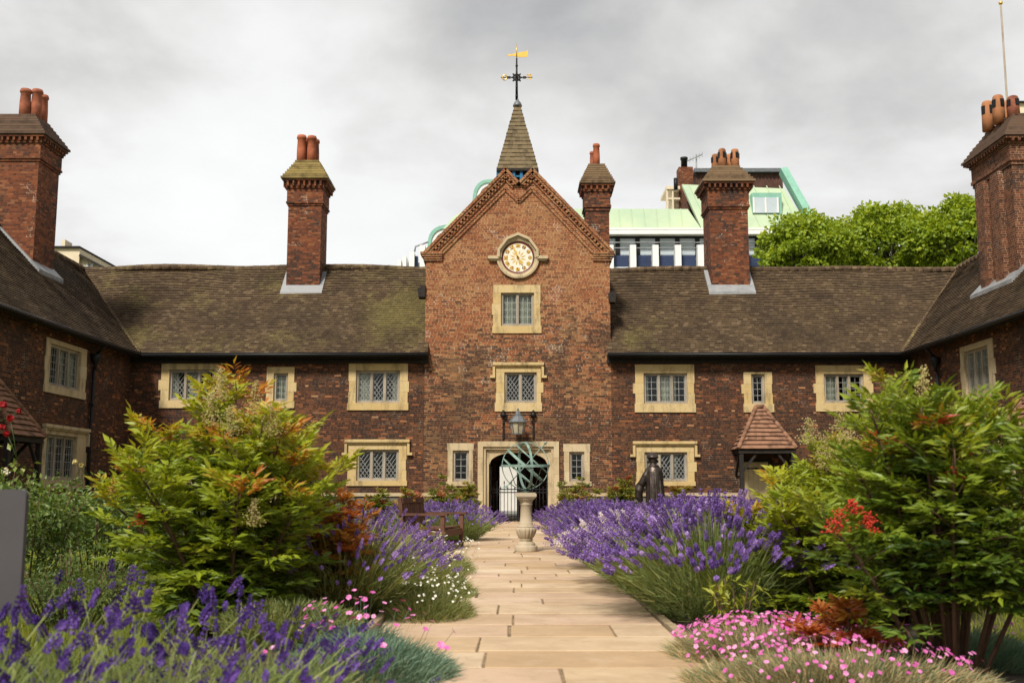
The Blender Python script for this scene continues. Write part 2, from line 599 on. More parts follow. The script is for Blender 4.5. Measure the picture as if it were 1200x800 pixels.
def glass_mat():
    m_, k = mat('old_window_glass')
    ob = k.n('ShaderNodeTexCoord').outputs['Object']
    nrm = k.bump(k.noise(ob, 6.0, 3), .25, .02)
    tr = k.n('ShaderNodeBsdfTransparent'); tr.inputs[0].default_value = (.72, .77, .72, 1)
    gl = k.n('ShaderNodeBsdfGlossy'); gl.inputs[0].default_value = (.9, .93, .95, 1); gl.inputs[1].default_value = .06
    k.put(gl.inputs['Normal'], nrm)
    fr = k.n('ShaderNodeFresnel'); fr.inputs[0].default_value = 1.5
    k.put(fr.inputs['Normal'], nrm)
    mx = k.n('ShaderNodeMixShader')
    k.put(mx.inputs[0], k.m('ADD', k.m('MULTIPLY', fr.outputs[0], .55), .02))
    k.t.links.new(tr.outputs[0], mx.inputs[1]); k.t.links.new(gl.outputs[0], mx.inputs[2])
    o = k.n('ShaderNodeOutputMaterial'); k.t.links.new(mx.outputs[0], o.inputs[0])
    return m_


M['glass'] = glass_mat()


def sky_glass():
    m_, k = mat('office_glass')
    ob = k.n('ShaderNodeTexCoord').outputs['Object']
    c = k.mix(k.noise(ob, .6, 3), (.36, .42, .46), (.58, .64, .68))
    k.surf(c, .25, spec=.45)
    return m_


M['office_glass'] = sky_glass()


def slab_mat():
    m_, k = mat('buff_sandstone_slab')
    ob = k.n('ShaderNodeTexCoord').outputs['Object']
    tn = k.n('ShaderNodeAttribute', attribute_name='tint').outputs['Fac']
    base = k.ramp(tn, [(0, (.42, .285, .165)), (.25, (.49, .36, .225)), (.5, (.52, .40, .27)), (.72, (.45, .315, .20)), (.88, (.49, .35, .25)), (1, (.56, .45, .32))])
    bl = k.noise(ob, 1.3, 6, .65)
    c = k.mix(k.ramp(bl, [(.40, 0.0), (.70, .7)]), base, (.30, .20, .115))
    sp = k.ramp(k.noise(ob, 7, 6, .75), [(.56, 0.0), (.70, .6)])
    c = k.mix(sp, c, (.28, .20, .12))
    lt = k.ramp(k.noise(k.vm('ADD', ob, (4, 4, 4)), 2.6, 5, .6), [(.55, 0.0), (.75, .4)])
    c = k.mix(lt, c, (.58, .46, .32))
    h = k.noise(ob, 5, 7, .7)
    k.surf(c, .8, k.bump(h, .35, .02), spec=.25)
    return m_


M['slab'] = slab_mat()
M['joint'] = plain('sandy_joint', (.22, .155, .088), .95, 0, .5, 8, bump=.6)


def lawn_mat():
    m_, k = mat('lawn_ground')
    ob = k.n('ShaderNodeTexCoord').outputs['Object']
    c = k.mix(k.noise(ob, .8, 6, .6), (.12, .15, .02), (.24, .24, .04))
    c = k.mix(k.ramp(k.noise(ob, 40, 3), [(.4, .5), (.7, 0.0)]), c, (.05, .06, .015))
    k.surf(c, .95, spec=.1)
    return m_


M['lawn'] = lawn_mat()
M['grass'] = leaf_mat('grass_blade', [(0, (.10, .15, .014)), (.5, (.20, .24, .025)), (1, (.36, .33, .06))], .35)
M['nandina_l'] = leaf_mat('yellow_green_nandina', [(0, (.03, .06, .008)), (.3, (.12, .18, .014)), (.55, (.25, .31, .02)), (.82, (.34, .36, .025)), (.93, (.40, .30, .028)), (1, (.42, .15, .024))], .36)
M['nandina_r'] = leaf_mat('green_nandina', [(0, (.02, .045, .010)), (.3, (.07, .125, .014)), (.58, (.18, .25, .02)), (.85, (.28, .31, .024)), (.95, (.33, .18, .026)), (1, (.36, .07, .03))], .34)
M['nandina_o'] = leaf_mat('orange_nandina', [(0, (.12, .11, .016)), (.3, (.30, .19, .026)), (.6, (.44, .18, .03)), (.85, (.44, .10, .032)), (1, (.34, .05, .03))], .32)
M['small_shrub'] = leaf_mat('small_shrub_leaf', [(0, (.05, .08, .014)), (.4, (.13, .175, .022)), (.75, (.27, .26, .04)), (.92, (.33, .14, .04)), (1, (.32, .07, .035))], .34)
M['yellow_shrub'] = leaf_mat('lime_shrub_leaf', [(0, (.12, .16, .012)), (1, (.36, .36, .03))], .3)
M['rose_leaf'] = leaf_mat('rose_leaf', [(0, (.04, .08, .018)), (.5, (.105, .165, .032)), (.85, (.21, .27, .06)), (1, (.36, .34, .14))], .3)
M['dark_leaf'] = leaf_mat('dark_bush_leaf', [(0, (.035, .065, .015)), (.6, (.09, .14, .032)), (1, (.18, .22, .06))], .28)
M['tree_leaf'] = leaf_mat('plane_tree_leaf', [(0, (.11, .18, .012)), (.5, (.23, .32, .02)), (1, (.38, .44, .04))], .42)
M['lav_leaf'] = leaf_mat('lavender_leaf', [(0, (.10, .135, .05)), (.5, (.21, .265, .09)), (.85, (.33, .36, .14)), (1, (.40, .34, .18))], .3, .6, .2)
M['lav_dry'] = leaf_mat('dry_lavender_leaf', [(0, (.09, .11, .04)), (.5, (.19, .225, .075)), (.8, (.31, .29, .11)), (1, (.40, .32, .17))], .3, .6, .2)
M['lav_flower'] = leaf_mat('lavender_flower', [(0, (.10, .052, .23)), (.5, (.215, .122, .40)), (.85, (.33, .205, .53)), (1, (.46, .33, .62))], .2, .6, .2)
M['lav_white'] = leaf_mat('pale_lavender_flower', [(0, (.42, .33, .50)), (.5, (.70, .62, .70)), (1, (.84, .78, .80))], .2, .6, .2)
M['lav_deep'] = leaf_mat('deep_violet_lavender_flower', [(0, (.035, .015, .12)), (.5, (.085, .038, .24)), (.85, (.15, .075, .36)), (1, (.23, .13, .46))], .2, .6, .2)
M['pink'] = leaf_mat('pink_petal', [(0, (.50, .06, .30)), (.6, (.66, .16, .46)), (1, (.80, .40, .62))], .2, .6, .2)
M['pinks_leaf'] = leaf_mat('blue_green_pinks_leaf', [(0, (.06, .115, .075)), (.6, (.13, .20, .14)), (1, (.22, .28, .18))], .2, .6, .2)
M['straw'] = leaf_mat('straw_stem', [(0, (.10, .16, .09)), (.38, (.20, .22, .11)), (.55, (.38, .29, .15)), (1, (.62, .46, .27))], .2, .7, .2)
M['cream_flower'] = leaf_mat('cream_panicle', [(0, (.36, .30, .10)), (1, (.62, .52, .26))], .2, .6, .2)
M['white_petal'] = leaf_mat('white_petal', [(0, (.70, .66, .58)), (1, (.80, .78, .72))], .2, .6, .2)
M['red_petal'] = leaf_mat('red_rose_petal', [(0, (.22, .008, .012)), (1, (.42, .018, .022))], .2, .6, .2)

# ------------------------------------------------------------------ ground, path
D = 35.0
XL = at(150, 500, D).x
XR = at(1070, 500, D).x
GX0, GX1 = at(498, 400, D).x, at(715.5, 400, D).x
PX0, PX1 = -1.12, 1.22          # path edges

g = MB()
g.quad((-900, -200, -.02), (900, -200, -.02), (900, 1500, -.02), (-900, 1500, -.02))
tag(g.build('ground', M['lawn']), kind='structure')

b = MB()
b.quad((PX0, -3, .021), (PX1, -3, .021), (PX1, D-.35, .021), (PX0, D-.35, .021))
b.quad((-3.4, D-2.6, .0235), (3.6, D-2.6, .0235), (3.6, D-.35, .0235), (-3.4, D-.35, .0235))
tag(b.build('path_bedding', M['joint']), kind='structure')
s_ = MB()
prng = random.Random(31)
y = 2.0
while y < D-.5:
    h = prng.choice([.5, .58, .66, .74, .82])
    x0, x1 = PX0, PX1
    if y > D-2.6:
        x0, x1 = -3.4, 3.6
    y1 = min(y+h, D-.36)
    x = x0
    while x < x1-.02:
        wdt = prng.uniform(.6, 1.5)
        if x1-(x+wdt) < .42:
            wdt = x1-x
        gp = prng.uniform(.010, .022)
        z = .034+prng.uniform(-.003, .003)
        t1, t2 = prng.uniform(-.003, .003), prng.uniform(-.003, .003)
        gy = gp*.9+.004
        gp *= .6
        a = [(x+gp, y+gy), (x+wdt-gp, y+gy+prng.uniform(-.008, .010)), (x+wdt-gp+prng.uniform(-.010, .010), y1-gy+prng.uniform(-.008, .008)), (x+gp, y1-gy)]
        c = .008
        cx_, cy_ = x+wdt/2, (y+y1)/2
        top = [(px+(c if px < cx_ else -c), py+(c if py < cy_ else -c)) for px, py in a]
        zz_ = [z+t1, z+t1+t2, z-t1+t2, z-t1]
        vs = [(px, py, .010) for px, py in a]+[(px, py, q-.006) for (px, py), q in zip(a, zz_)]+[(px, py, q) for (px, py), q in zip(top, zz_)]
        fs = [(8, 9, 10, 11)]+[(i, (i+1) % 4, 4+(i+1) % 4, 4+i) for i in range(4)]+[(4+i, 4+(i+1) % 4, 8+(i+1) % 4, 8+i) for i in range(4)]
        s_.mesh(vs, fs, prng.random())
        x += wdt
    y = y1
tag(s_.build('path', M['slab']), kind='structure')

bed = MB()
for xa, xb, ya, yb in ((-2.6, PX0-.05, 2, D-2.8), (PX1+.05, 4.6, 2, D-2.8), (XL+.3, -3.5, D-3.2, D-.1), (3.7, XR-.3, D-3.2, D-.1), (XL+.1, XL+3, 8, D-3.3), (XR-3, XR-.1, 8, D-3.3)):
    n = 14
    for i in range(n):
        y0_, y1_ = lerp(ya, yb, i/n), lerp(ya, yb, (i+1)/n)
        w0, w1 = .22*nz(y0_*.5, xa), .22*nz(y1_*.5, xa)
        l0 = (xa+(w0 if abs(xa) > 1.4 and abs(xa) < 8 else 0)); l1 = (xa+(w1 if abs(xa) > 1.4 and abs(xa) < 8 else 0))
        r0 = (xb+(w0 if abs(xb) > 1.4 and abs(xb) < 8 else 0)); r1 = (xb+(w1 if abs(xb) > 1.4 and abs(xb) < 8 else 0))
        bed.quad((l0, y0_, -.006), (r0, y0_, -.006), (r1, y1_, -.006), (l1, y1_, -.006))
tag(bed.build('flower_bed', M['soil']), kind='structure')

ed = MB()
for xx in (PX0-.045, PX1+.045):
    yy = 3.0
    while yy < D-3.2:
        L = prng.uniform(.6, 1.0)
        ed.box((xx-.035, yy+.008, -.05), (xx+.035, yy+L-.008, (.07 if xx < 0 else .045)+prng.uniform(-.01, .01)), prng.random())
        yy += L
tag(ed.build('path_edging', M['edging']), kind='structure')


# ------------------------------------------------------------------ building helpers
def wall_grid(mb, mp, u0, u1, z0, z1, holes, depth=.34):
    us = sorted({u0, u1, *[h[0] for h in holes], *[h[1] for h in holes]})
    zs = sorted({z0, z1, *[h[2] for h in holes], *[h[3] for h in holes]})
    us = [u for u in us if u0 <= u <= u1]; zs = [z for z in zs if z0 <= z <= z1]
    for i in range(len(us)-1):
        for j in range(len(zs)-1):
            um, zm = (us[i]+us[i+1])/2, (zs[j]+zs[j+1])/2
            if any(h[0] < um < h[1] and h[2] < zm < h[3] for h in holes):
                continue
            for d in (0, depth):
                mb.quad(mp(us[i], zs[j], d), mp(us[i+1], zs[j], d), mp(us[i+1], zs[j+1], d), mp(us[i], zs[j+1], d))
    for h in holes:
        a, b_, c, d_ = h
        for (p, q) in (((a, c), (b_, c)), ((b_, c), (b_, d_)), ((b_, d_), (a, d_)), ((a, d_), (a, c))):
            mb.quad(mp(*p, 0), mp(*q, 0), mp(*q, depth), mp(*p, depth))


def fbox(mb, mp, u0, u1, z0, z1, d0, d1, tint=0.0):
    """box given in wall coordinates (along, up, depth)"""
    p = [V(mp(*q)) for q in ((u0, z0, d0), (u1, z0, d0), (u1, z0, d1), (u0, z0, d1), (u0, z1, d0), (u1, z1, d0), (u1, z1, d1), (u0, z1, d1))]
    fs = [(0, 3, 2, 1), (4, 5, 6, 7), (0, 1, 5, 4), (1, 2, 6, 5), (2, 3, 7, 6), (3, 0, 4, 7)]
    if (p[1]-p[0]).cross(p[3]-p[0]).dot(p[4]-p[0]) < 0:
        fs = [f[::-1] for f in fs]
    mb.mesh(p, fs, tint)


wrng = random.Random(5)


def window(parent, mp, s, o, lights, style='diamond', hood=False, curtains='mix', stone='stone', tooth=True):
    """s: outer stone (u0,u1,z0,z1); o: stone opening; lights side by side. Returns the hole in the wall."""
    a0, a1, b0, b1 = s
    u0, u1, z0, z1 = o
    st = MB()
    dd = -.025
    # lintel and sill blocks
    fbox(st, mp, a0, a1, z1, b1, dd, .20, wrng.random())
    fbox(st, mp, a0-.03, a1+.03, b0, z0, dd-.02, .20, wrng.random())
    nb = 3 if (z1-z0) > .9 else 2
    for side in (0, 1):
        for i in range(nb):
            za, zb = lerp(z0, z1, i/nb), lerp(z0, z1, (i+1)/nb)
            e = wrng.choice([0, .06, .10]) if tooth else 0
            if i % 2 == 0 and tooth: e = .02
            if side == 0:
                fbox(st, mp, a0-e+.02, u0, za, zb-.004, dd, .20, wrng.random())
            else:
                fbox(st, mp, u1, a1+e-.02, za, zb-.004, dd, .20, wrng.random())
    win = st.build('window', M[stone], parent)
    # chamfered inner order
    fr = MB()
    t = .075
    for (p, q, r_, s2) in ((u0, u0+t, z0, z1), (u1-t, u1, z0, z1), (u0+t, u1-t, z0, z0+t), (u0+t, u1-t, z1-t, z1)):
        fbox(fr, mp, p, q, r_, s2, .05, .19, wrng.random())
    lw = (u1-u0-2*t)/lights
    for i in range(1, lights):
        uc = u0+t+lw*i
        fbox(fr, mp, uc-.04, uc+.04, z0+t, z1-t, .045, .185, wrng.random())
    fr.build('frame', M['stone_grey'], win)
    if hood:
        hm = MB()
        fbox(hm, mp, a0-.10, a1+.10, b1, b1+.09, -.12, .05, .4)
        fbox(hm, mp, a0-.07, a1+.07, b1-.05, b1, -.08, .05, .1)
        for uu in (a0-.10, a1+.02):
            fbox(hm, mp, uu, uu+.08, b1-.34, b1-.05, -.10, .02, .3)
        for uu in (a0-.19, a1+.02):
            fbox(hm, mp, uu, uu+.17, b1-.42, b1-.34, -.10, .02, .5)
        hm.build('hood_mould', M[stone], win)
    gl, ca, cu = MB(), MB(), MB()
    for i in range(lights):
        la, lb = u0+t+lw*i+(.04 if i else 0), u0+t+lw*(i+1)-(.04 if i < lights-1 else 0)
        za, zb = z0+t, z1-t
        gl.quad(mp(la, za, .12), mp(lb, za, .12), mp(lb, zb, .12), mp(la, zb, .12))
        # casement iron
        for (p, q, r_, s2) in ((la, la+.022, za, zb), (lb-.022, lb, za, zb), (la+.022, lb-.022, za, za+.022), (la+.022, lb-.022, zb-.022, zb)):
            fbox(ca, mp, p, q, r_, s2, .095, .118)
        if style == 'diamond':
            W, H = lb-la, zb-za
            px_, pz_ = .125, .18
            sl = pz_/px_
            k0 = -int(H/pz_)-2
            for kk in range(k0, int(W/px_)+3):
                for sgn in (1, -1):
                    # line u = kk*px + sgn*(z)/sl
                    pts = []
                    ua, ub = kk*px_, kk*px_+sgn*H/sl
                    if sgn < 0:
                        ua += H/sl*0; 
                    lo, hi = 0.0, 1.0
                    du = ub-ua
                    if abs(du) < 1e-6: continue
                    ta, tb = (0-ua)/du, (W-ua)/du
                    if ta > tb: ta, tb = tb, ta
                    lo, hi = max(lo, ta), min(hi, tb)
                    if hi-lo < .03: continue
                    p = V(mp(la+ua+du*lo, za+H*lo, .112)); q = V(mp(la+ua+du*hi, za+H*hi, .112))
                    nrm = V(mp(0, 0, 1))-V(mp(0, 0, 0))
                    ca.bar(p, q, .016, .012, nrm)
        else:
            nx = max(2, round((lb-la)/.16)); nz_ = max(3, round((zb-za)/.22))
            for q in range(1, nx):
                uu = lerp(la, lb, q/nx)
                fbox(ca, mp, uu-.008, uu+.008, za, zb, .105, .117)
            for q in range(1, nz_):
                zq = lerp(za, zb, q/nz_)
                fbox(ca, mp, la, lb, zq-.008, zq+.008, .104, .116)
        c = curtains if curtains != 'mix' else wrng.choice(['full', 'part', 'part', 'none'])
        if c == 'full': rs = [(la, lb)]
        elif c == 'part': rs = [(la, lerp(la, lb, wrng.uniform(.25, .5)))] if wrng.random() < .5 else [(lerp(la, lb, wrng.uniform(.5, .75)), lb)]
        elif c == 'half': rs = [(lerp(la, lb, .1), lerp(la, lb, .9))]
        else: rs = []
        for (ca0, ca1) in rs:
            nfold = max(4, int((ca1-ca0)/.03))
            for q in range(nfold):
                x0_, x1_ = lerp(ca0, ca1, q/nfold), lerp(ca0, ca1, (q+1)/nfold)
                d0, d1 = .20+.02*math.sin(q*1.9), .20+.02*math.sin((q+1)*1.9)
                cu.quad(mp(x0_, za-.05, d0), mp(x1_, za-.05, d1), mp(x1_, zb+.05, d1), mp(x0_, zb+.05, d0), tint=wrng.uniform(0, .3), smooth=True)
    gl.build('pane', M['glass'], win)
    ca.build('lead_cames', M['cames'], win)
    if cu.f:
        cu.build('curtain', M['curtain'], win)
    return (u0-.10, u1+.10, z0-.12, z1+.12) if False else (u0-.02, u1+.02, z0-.02, z1+.02)


def rect(pa, pb, Y=D):
    a, b_ = at(*pa, Y), at(*pb, Y)
    return (a.x, b_.x, b_.z, a.z)


def rect_wing(pa, pb, X):
    a, b_ = at_x(pa[0], pa[1], X), at_x(pb[0], pb[1], X)
    c, d = at_x(pa[0], pb[1], X), at_x(pb[0], pa[1], X)
    return (min(a.y, b_.y), max(a.y, b_.y), (b_.z+c.z)/2, (a.z+d.z)/2)


def roof_plane(mb, e0, e1, r0, r1, n, lift=.03, seg=.5, wob=.02, sag=.06, seed=0.0, vlen=None):
    """tiles as real stepped courses from eaves e0-e1 up to ridge r0-r1"""
    e0, e1, r0, r1 = V(e0), V(e1), V(r0), V(r1)
    nrm = (e1-e0).cross(r0-e0)
    if nrm.length < 1e-6:
        nrm = (e1-e0).cross(r1-e0)
    nrm.normalize()
    if nrm.z < 0: nrm = -nrm
    L = (e1-e0).length
    ns = max(2, int(L/seg))
    dirv = (e1-e0).normalized()
    slope = ((r0+r1)/2-(e0+e1)/2).length if vlen is None else vlen

    def pt(i, t, extra):
        a, b_ = e0.lerp(r0, t), e1.lerp(r1, t)
        p = a.lerp(b_, i/ns)
        u = (p-e0).dot(dirv)
        dz = sag*t*nz(u*.35, seed, t*1.3)+wob*nz(u*1.3, t*7+seed, 2.0)
        return p+nrm*(extra)+V((0, 0, dz)), u
    for c in range(n):
        ta, tb = c/n, (c+1)/n
        for i in range(ns):
            p0, ua = pt(i, ta, lift); p1, ub = pt(i+1, ta, lift)
            j = .006*nz(i*3.1, c*2.7, seed)
            p0 = p0+nrm*j; p1 = p1+nrm*(.006*nz((i+1)*3.1, c*2.7, seed))
            p2, uc = pt(i+1, tb, .002); p3, ud = pt(i, tb, .002)
            va, vb = (c+.002)*.1, (c+.998)*.1
            mb.quad(p0, p1, p2, p3, uv=[(ua, va), (ub, va), (uc, vb), (ud, vb)], tint=rng.random())
            q0, _ = pt(i, ta, 0.0); q1, _ = pt(i+1, ta, 0.0)
            mb.quad(q0, q1, p1, p0, uv=[(ua, va), (ub, va), (ub, va), (ua, va)])


def ridge_tiles(mb, a, b_, rad=.13, seg=.32, sag=.06, seed=0.0):
    a, b_ = V(a), V(b_)
    n = int((b_-a).length/seg)
    d = (b_-a).normalized()
    for i in range(n):
        p, q = a.lerp(b_, i/n), a.lerp(b_, (i+1)/n)
        for w_ in (p, q):
            u = (w_-a).length
            w_.z += sag*nz(u*.35, seed, 1.3)
        q = q+d*.03
        mb.tube([p, q], [rad*rng.uniform(.95, 1.05), rad*.94], 10, tint=rng.random())


def chimney(parent, x0, x1, yf, dep, rows, col_px, pots, brick='brick_chimney', hoodm='chimney_tile', ov=.17, pot_px=None, flash=True, pilaster=False):
    """rows: pixel rows (pot top, hood top, hood bottom, dentil bottom, band bottom, neck bottom, shaft bottom) read on the front face plane"""
    z = [at(col_px, r_, yf).z for r_ in rows]
    ztop, zht, zhb, zd, zb, zn, zs = z
    cx, cy = (x0+x1)/2, yf+dep/2
    hw, hd = (x1-x0)/2, dep/2
    m_ = MB()

    def ring(e, za, zb_):
        m_.box((cx-hw-e, cy-hd-e, za), (cx+hw+e, cy+hd+e, zb_))
    ring(0, zs-1.8, zn)
    h = (zn-zb) if zn > zb else (zb-zn)
    ring(.035, zn, lerp(zn, zb, .4)); ring(.075, lerp(zn, zb, .4), lerp(zn, zb, .75)); ring(.05, lerp(zn, zb, .75), zd-.03)
    ring(.085, zd-.03, zd+.02)
    ring(.09, zd+.02, zhb-.02)
    ring(ov-.02, zhb-.05, zhb)
    if pilaster:
        for sx in (-1, 1):
            for yy in (cy-hd*.55, cy+hd*.25):
                m_.box((cx+sx*(hw+.16), yy, zs-1.8), (cx+sx*(hw-.1), yy+hd*.42, zn-.002))
        m_.box((cx-hw*.5, cy-hd-.09, zs-1.8), (cx+hw*.5, cy-hd+.1, zn-.002))
    # dentils
    dn = .115
    for sx in (-1, 1):
        n = int(2*(hd+.09)/(dn*1.55))
        for i in range(n):
            yy = cy-hd-.09+(i+.25)*2*(hd+.09)/n
            m_.box((cx+sx*(hw+.088), yy, zd+.025), (cx+sx*(hw+ov-.03), yy+dn*.62, zhb-.052))
    n = int(2*(hw+.09)/(dn*1.55))
    for sy in (-1, 1):
        for i in range(n):
            xx = cx-hw-.09+(i+.25)*2*(hw+.09)/n
            m_.box((xx, cy+sy*(hd+.088), zd+.025), (xx+dn*.62, cy+sy*(hd+ov-.03), zhb-.052))
    ch = m_.build('chimney', M[brick], parent)
    # stepped tile hood
    hm = MB()
    ns = max(6, int((zht-zhb)/.095))
    for i in range(ns):
        e = lerp(ov+.03, -hw*.27, i/(ns-1))
        ed_ = lerp(ov+.03, -hd*.27, i/(ns-1))
        za, zb2 = lerp(zhb, zht, i/ns), lerp(zhb, zht, (i+1)/ns)
        j = rng.uniform(-.008, .008)
        hm.box((cx-hw-e+j, cy-hd-ed_+j, za+.028), (cx+hw+e+j, cy+hd+ed_, zb2), rng.random())
        hm.box((cx-hw-e+.05, cy-hd-ed_+.05, za), (cx+hw+e-.05, cy+hd+ed_-.05, za+.0275), 0)
    hm.build('hood', M[hoodm], ch)
    for (px_, yy, rad, top, kind) in pots:
        pm = MB()
        py = yf+dep*yy
        xx = at(px_, rows[1], py).x
        zt = at(px_, top, py).z
        zb3 = zht-.12
        H = zt-zb3
        prof = [(rad*1.0, 0), (rad*.98, H*.5), (rad*.86, H*.86), (rad*1.02, H*.88), (rad*1.06, H*.93), (rad*1.0, H*.96), (rad*.9, H), (rad*.7, H), (rad*.68, H-.25)]
        if kind.endswith('slot'):
            prof = [(rad*1.05, 0), (rad*1.0, H*.5), (rad*.92, H*.9), (rad*.8, H*.97), (rad*.6, H), (rad*.5, H), (rad*.48, H-.2)]
        pm.lathe((xx, py, zb3), prof, 14, rng.random())
        ob = pm.build('chimney_pot', M['pot_ochre' if 'ochre' in kind else 'pot_dark' if 'dark' in kind else 'pot_red'], ch)
        if kind.endswith('slot'):
            sl_ = MB()
            for a_ in (0, 1, 2, 3):
                an = a_*PI/2-PI/2+.35
                c_, s2 = math.cos(an), math.sin(an)
                q = V((xx+c_*rad*.80, py+s2*rad*.80, zb3+H*.55))
                sl_.obox(q+V((s2, -c_, 0))*rad*.36, V((-s2, c_, 0))*rad*.72, V((c_, s2, 0))*rad*.26, (0, 0, H*.27))
            me_ = sl_.build('vent_slot', M['black'], ch)
    return ch, (cx, cy, hw, hd)


def apron(ch, x0, x1, yf, dep, zfun, w_=.14, side=0):
    """lead flashing laid on the roof slope round a stack: zfun(x,y) is the roof height"""
    m_ = MB()
    k_ = .10

    def p(x, y): return V((x, y, zfun(x, y)+k_))

    def sheet(xa, ya, xb, yb):
        a = [p(xa, ya), p(xb, ya), p(xb, yb), p(xa, yb)]
        m_.mesh([q-V((0, 0, .16)) for q in a]+[q+V((0, 0, .02)) for q in a], [(0, 3, 2, 1), (4, 5, 6, 7), (0, 1, 5, 4), (1, 2, 6, 5), (2, 3, 7, 6), (3, 0, 4, 7)], rng.random())
    if side == 0:
        sheet(x0-w_, yf-.30, x1+w_, yf+.0)
        for xa, xb in ((x0-w_, x0), (x1, x1+w_)):
            sheet(xa, yf, xb, yf+dep*.5)
    else:
        xf = x1 if side > 0 else x0
        xo = xf+side*.28
        sheet(min(xf, xo), yf-w_, max(xf, xo), yf+dep+w_)
        xm = xf-side*(x1-x0)*.5
        for ya, yb in ((yf-w_, yf), (yf+dep, yf+dep+w_)):
            sheet(min(xf, xm), ya, max(xf, xm), yb)
    m_.build('lead_flashing', M['lead'], ch)


def porch(parent, mp, uc, zr, zt, half=.92, proj=1.05, name_door='door', dooru=(-.36, .36), doorz=2.0):
    """tiled lean-to porch: eaves height zr, top zt against the wall; mp is wall -> world"""
    r_ = MB()
    top0, top1 = mp(uc-.12, zt, -.12), mp(uc+.13, zt, -.12)
    f0, f1 = mp(uc-half, zr, -proj), mp(uc+half, zr, -proj)
    w0, w1 = mp(uc-half, zr, 0), mp(uc+half, zr, 0)
    n = 10
    roof_plane(r_, f0, f1, top0, top1, n, .05, .17, .012, .0, 3.3)
    t0w, t1w = mp(uc-.13, zt, 0), mp(uc+.13, zt, 0)
    roof_plane(r_, w0, f0, t0w, top0, n, .05, .2, .012, .0, 5.3)
    roof_plane(r_, f1, w1, top1, t1w, n, .05, .2, .012, .0, 7.3)
    po = r_.build('porch', M['porch_tile'], parent)
    h = MB()
    for a, c in ((f0, top0), (f1, top1)):
        a, c = V(a), V(c)
        for i in range(8):
            h.tube([a.lerp(c, i/8)+V((0, 0, .03)), a.lerp(c, (i+1.1)/8)+V((0, 0, .03))], [.075, .065], 8, rng.random())
    h.tube([V(top0)+V((0, 0, .03)), V(top1)+V((0, 0, .03))], .08, 8)
    h.build('hip_tile', M['porch_tile'], po)
    t = MB()
    fbox(t, mp, uc-half+.02, uc+half-.02, zr-.13, zr-.01, -proj+.03, -proj+.13)
    for s2 in (-1, 1):
        u = uc+s2*(half-.1)
        fbox(t, mp, u-.05, u+.05, zr-.13, zr-.02, -proj+.13, -.005)
        fbox(t, mp, u-.06, u+.06, 0, zr-.13, -proj+.05, -proj+.17)
        p, q = V(mp(u, zr-.75, -proj+.12)), V(mp(u-s2*.5, zr-.12, -proj+.12))
        t.bar(p, q, .07, .07, V(mp(0, 0, 1))-V(mp(0, 0, 0)))
        p, q = V(mp(u, zr-.8, -.05)), V(mp(u, zr-.13, -.65))
        t.bar(p, q, .07, .07, V(mp(1, 0, 0))-V(mp(0, 0, 0)))
    t.build('timber_frame', M['soffit'], po)
    d = MB()
    n = 5
    for i in range(n):
        ua, ub = lerp(uc+dooru[0], uc+dooru[1], i/n), lerp(uc+dooru[0], uc+dooru[1], (i+1)/n)
        fbox(d, mp, ua+.003, ub-.003, .06, doorz, .06, .11, rng.random()*.3)
    do = d.build(name_door, M['cream'], parent)
    k = MB()
    for zz_ in (.45, doorz-.22):
        fbox(k, mp, uc+dooru[0]+.06, uc+dooru[1]-.02, zz_, zz_+.035, .045, .058)
    for uu in (.15, .42, .62):
        fbox(k, mp, uc+dooru[0]+uu-.02, uc+dooru[0]+uu+.02, doorz-.235, doorz-.17, .04, .057)
    k.build('strap_hinge', M['black'], do)
    fr = MB()
    for (p, q, z0_, z1_) in ((uc+dooru[0]-.11, uc+dooru[0], 0, doorz+.1), (uc+dooru[1], uc+dooru[1]+.11, 0, doorz+.1), (uc+dooru[0], uc+dooru[1], doorz, doorz+.1)):
        fbox(fr, mp, p, q, z0_, z1_, -.02, .15)
    fr.build('door_frame', M['soffit'], do)
    return (uc+dooru[0]-.1, uc+dooru[1]+.1, 0.0, doorz+.09)


ZE = at(300, 413.5, D-.38).z           # eaves height
RUN = 3.05
ZR = at(300, 315.5, D+RUN).z           # ridge height
ZP = at(605, 578, D).z                 # top of the plinth ledge
FRONT = lambda u, z, d: (u, D+d, z)
LEFT = lambda u, z, d: (XL-d, u, z)
RIGHT = lambda u, z, d: (XR+d, u, z)
YW = 6.0                               # near end of the wings

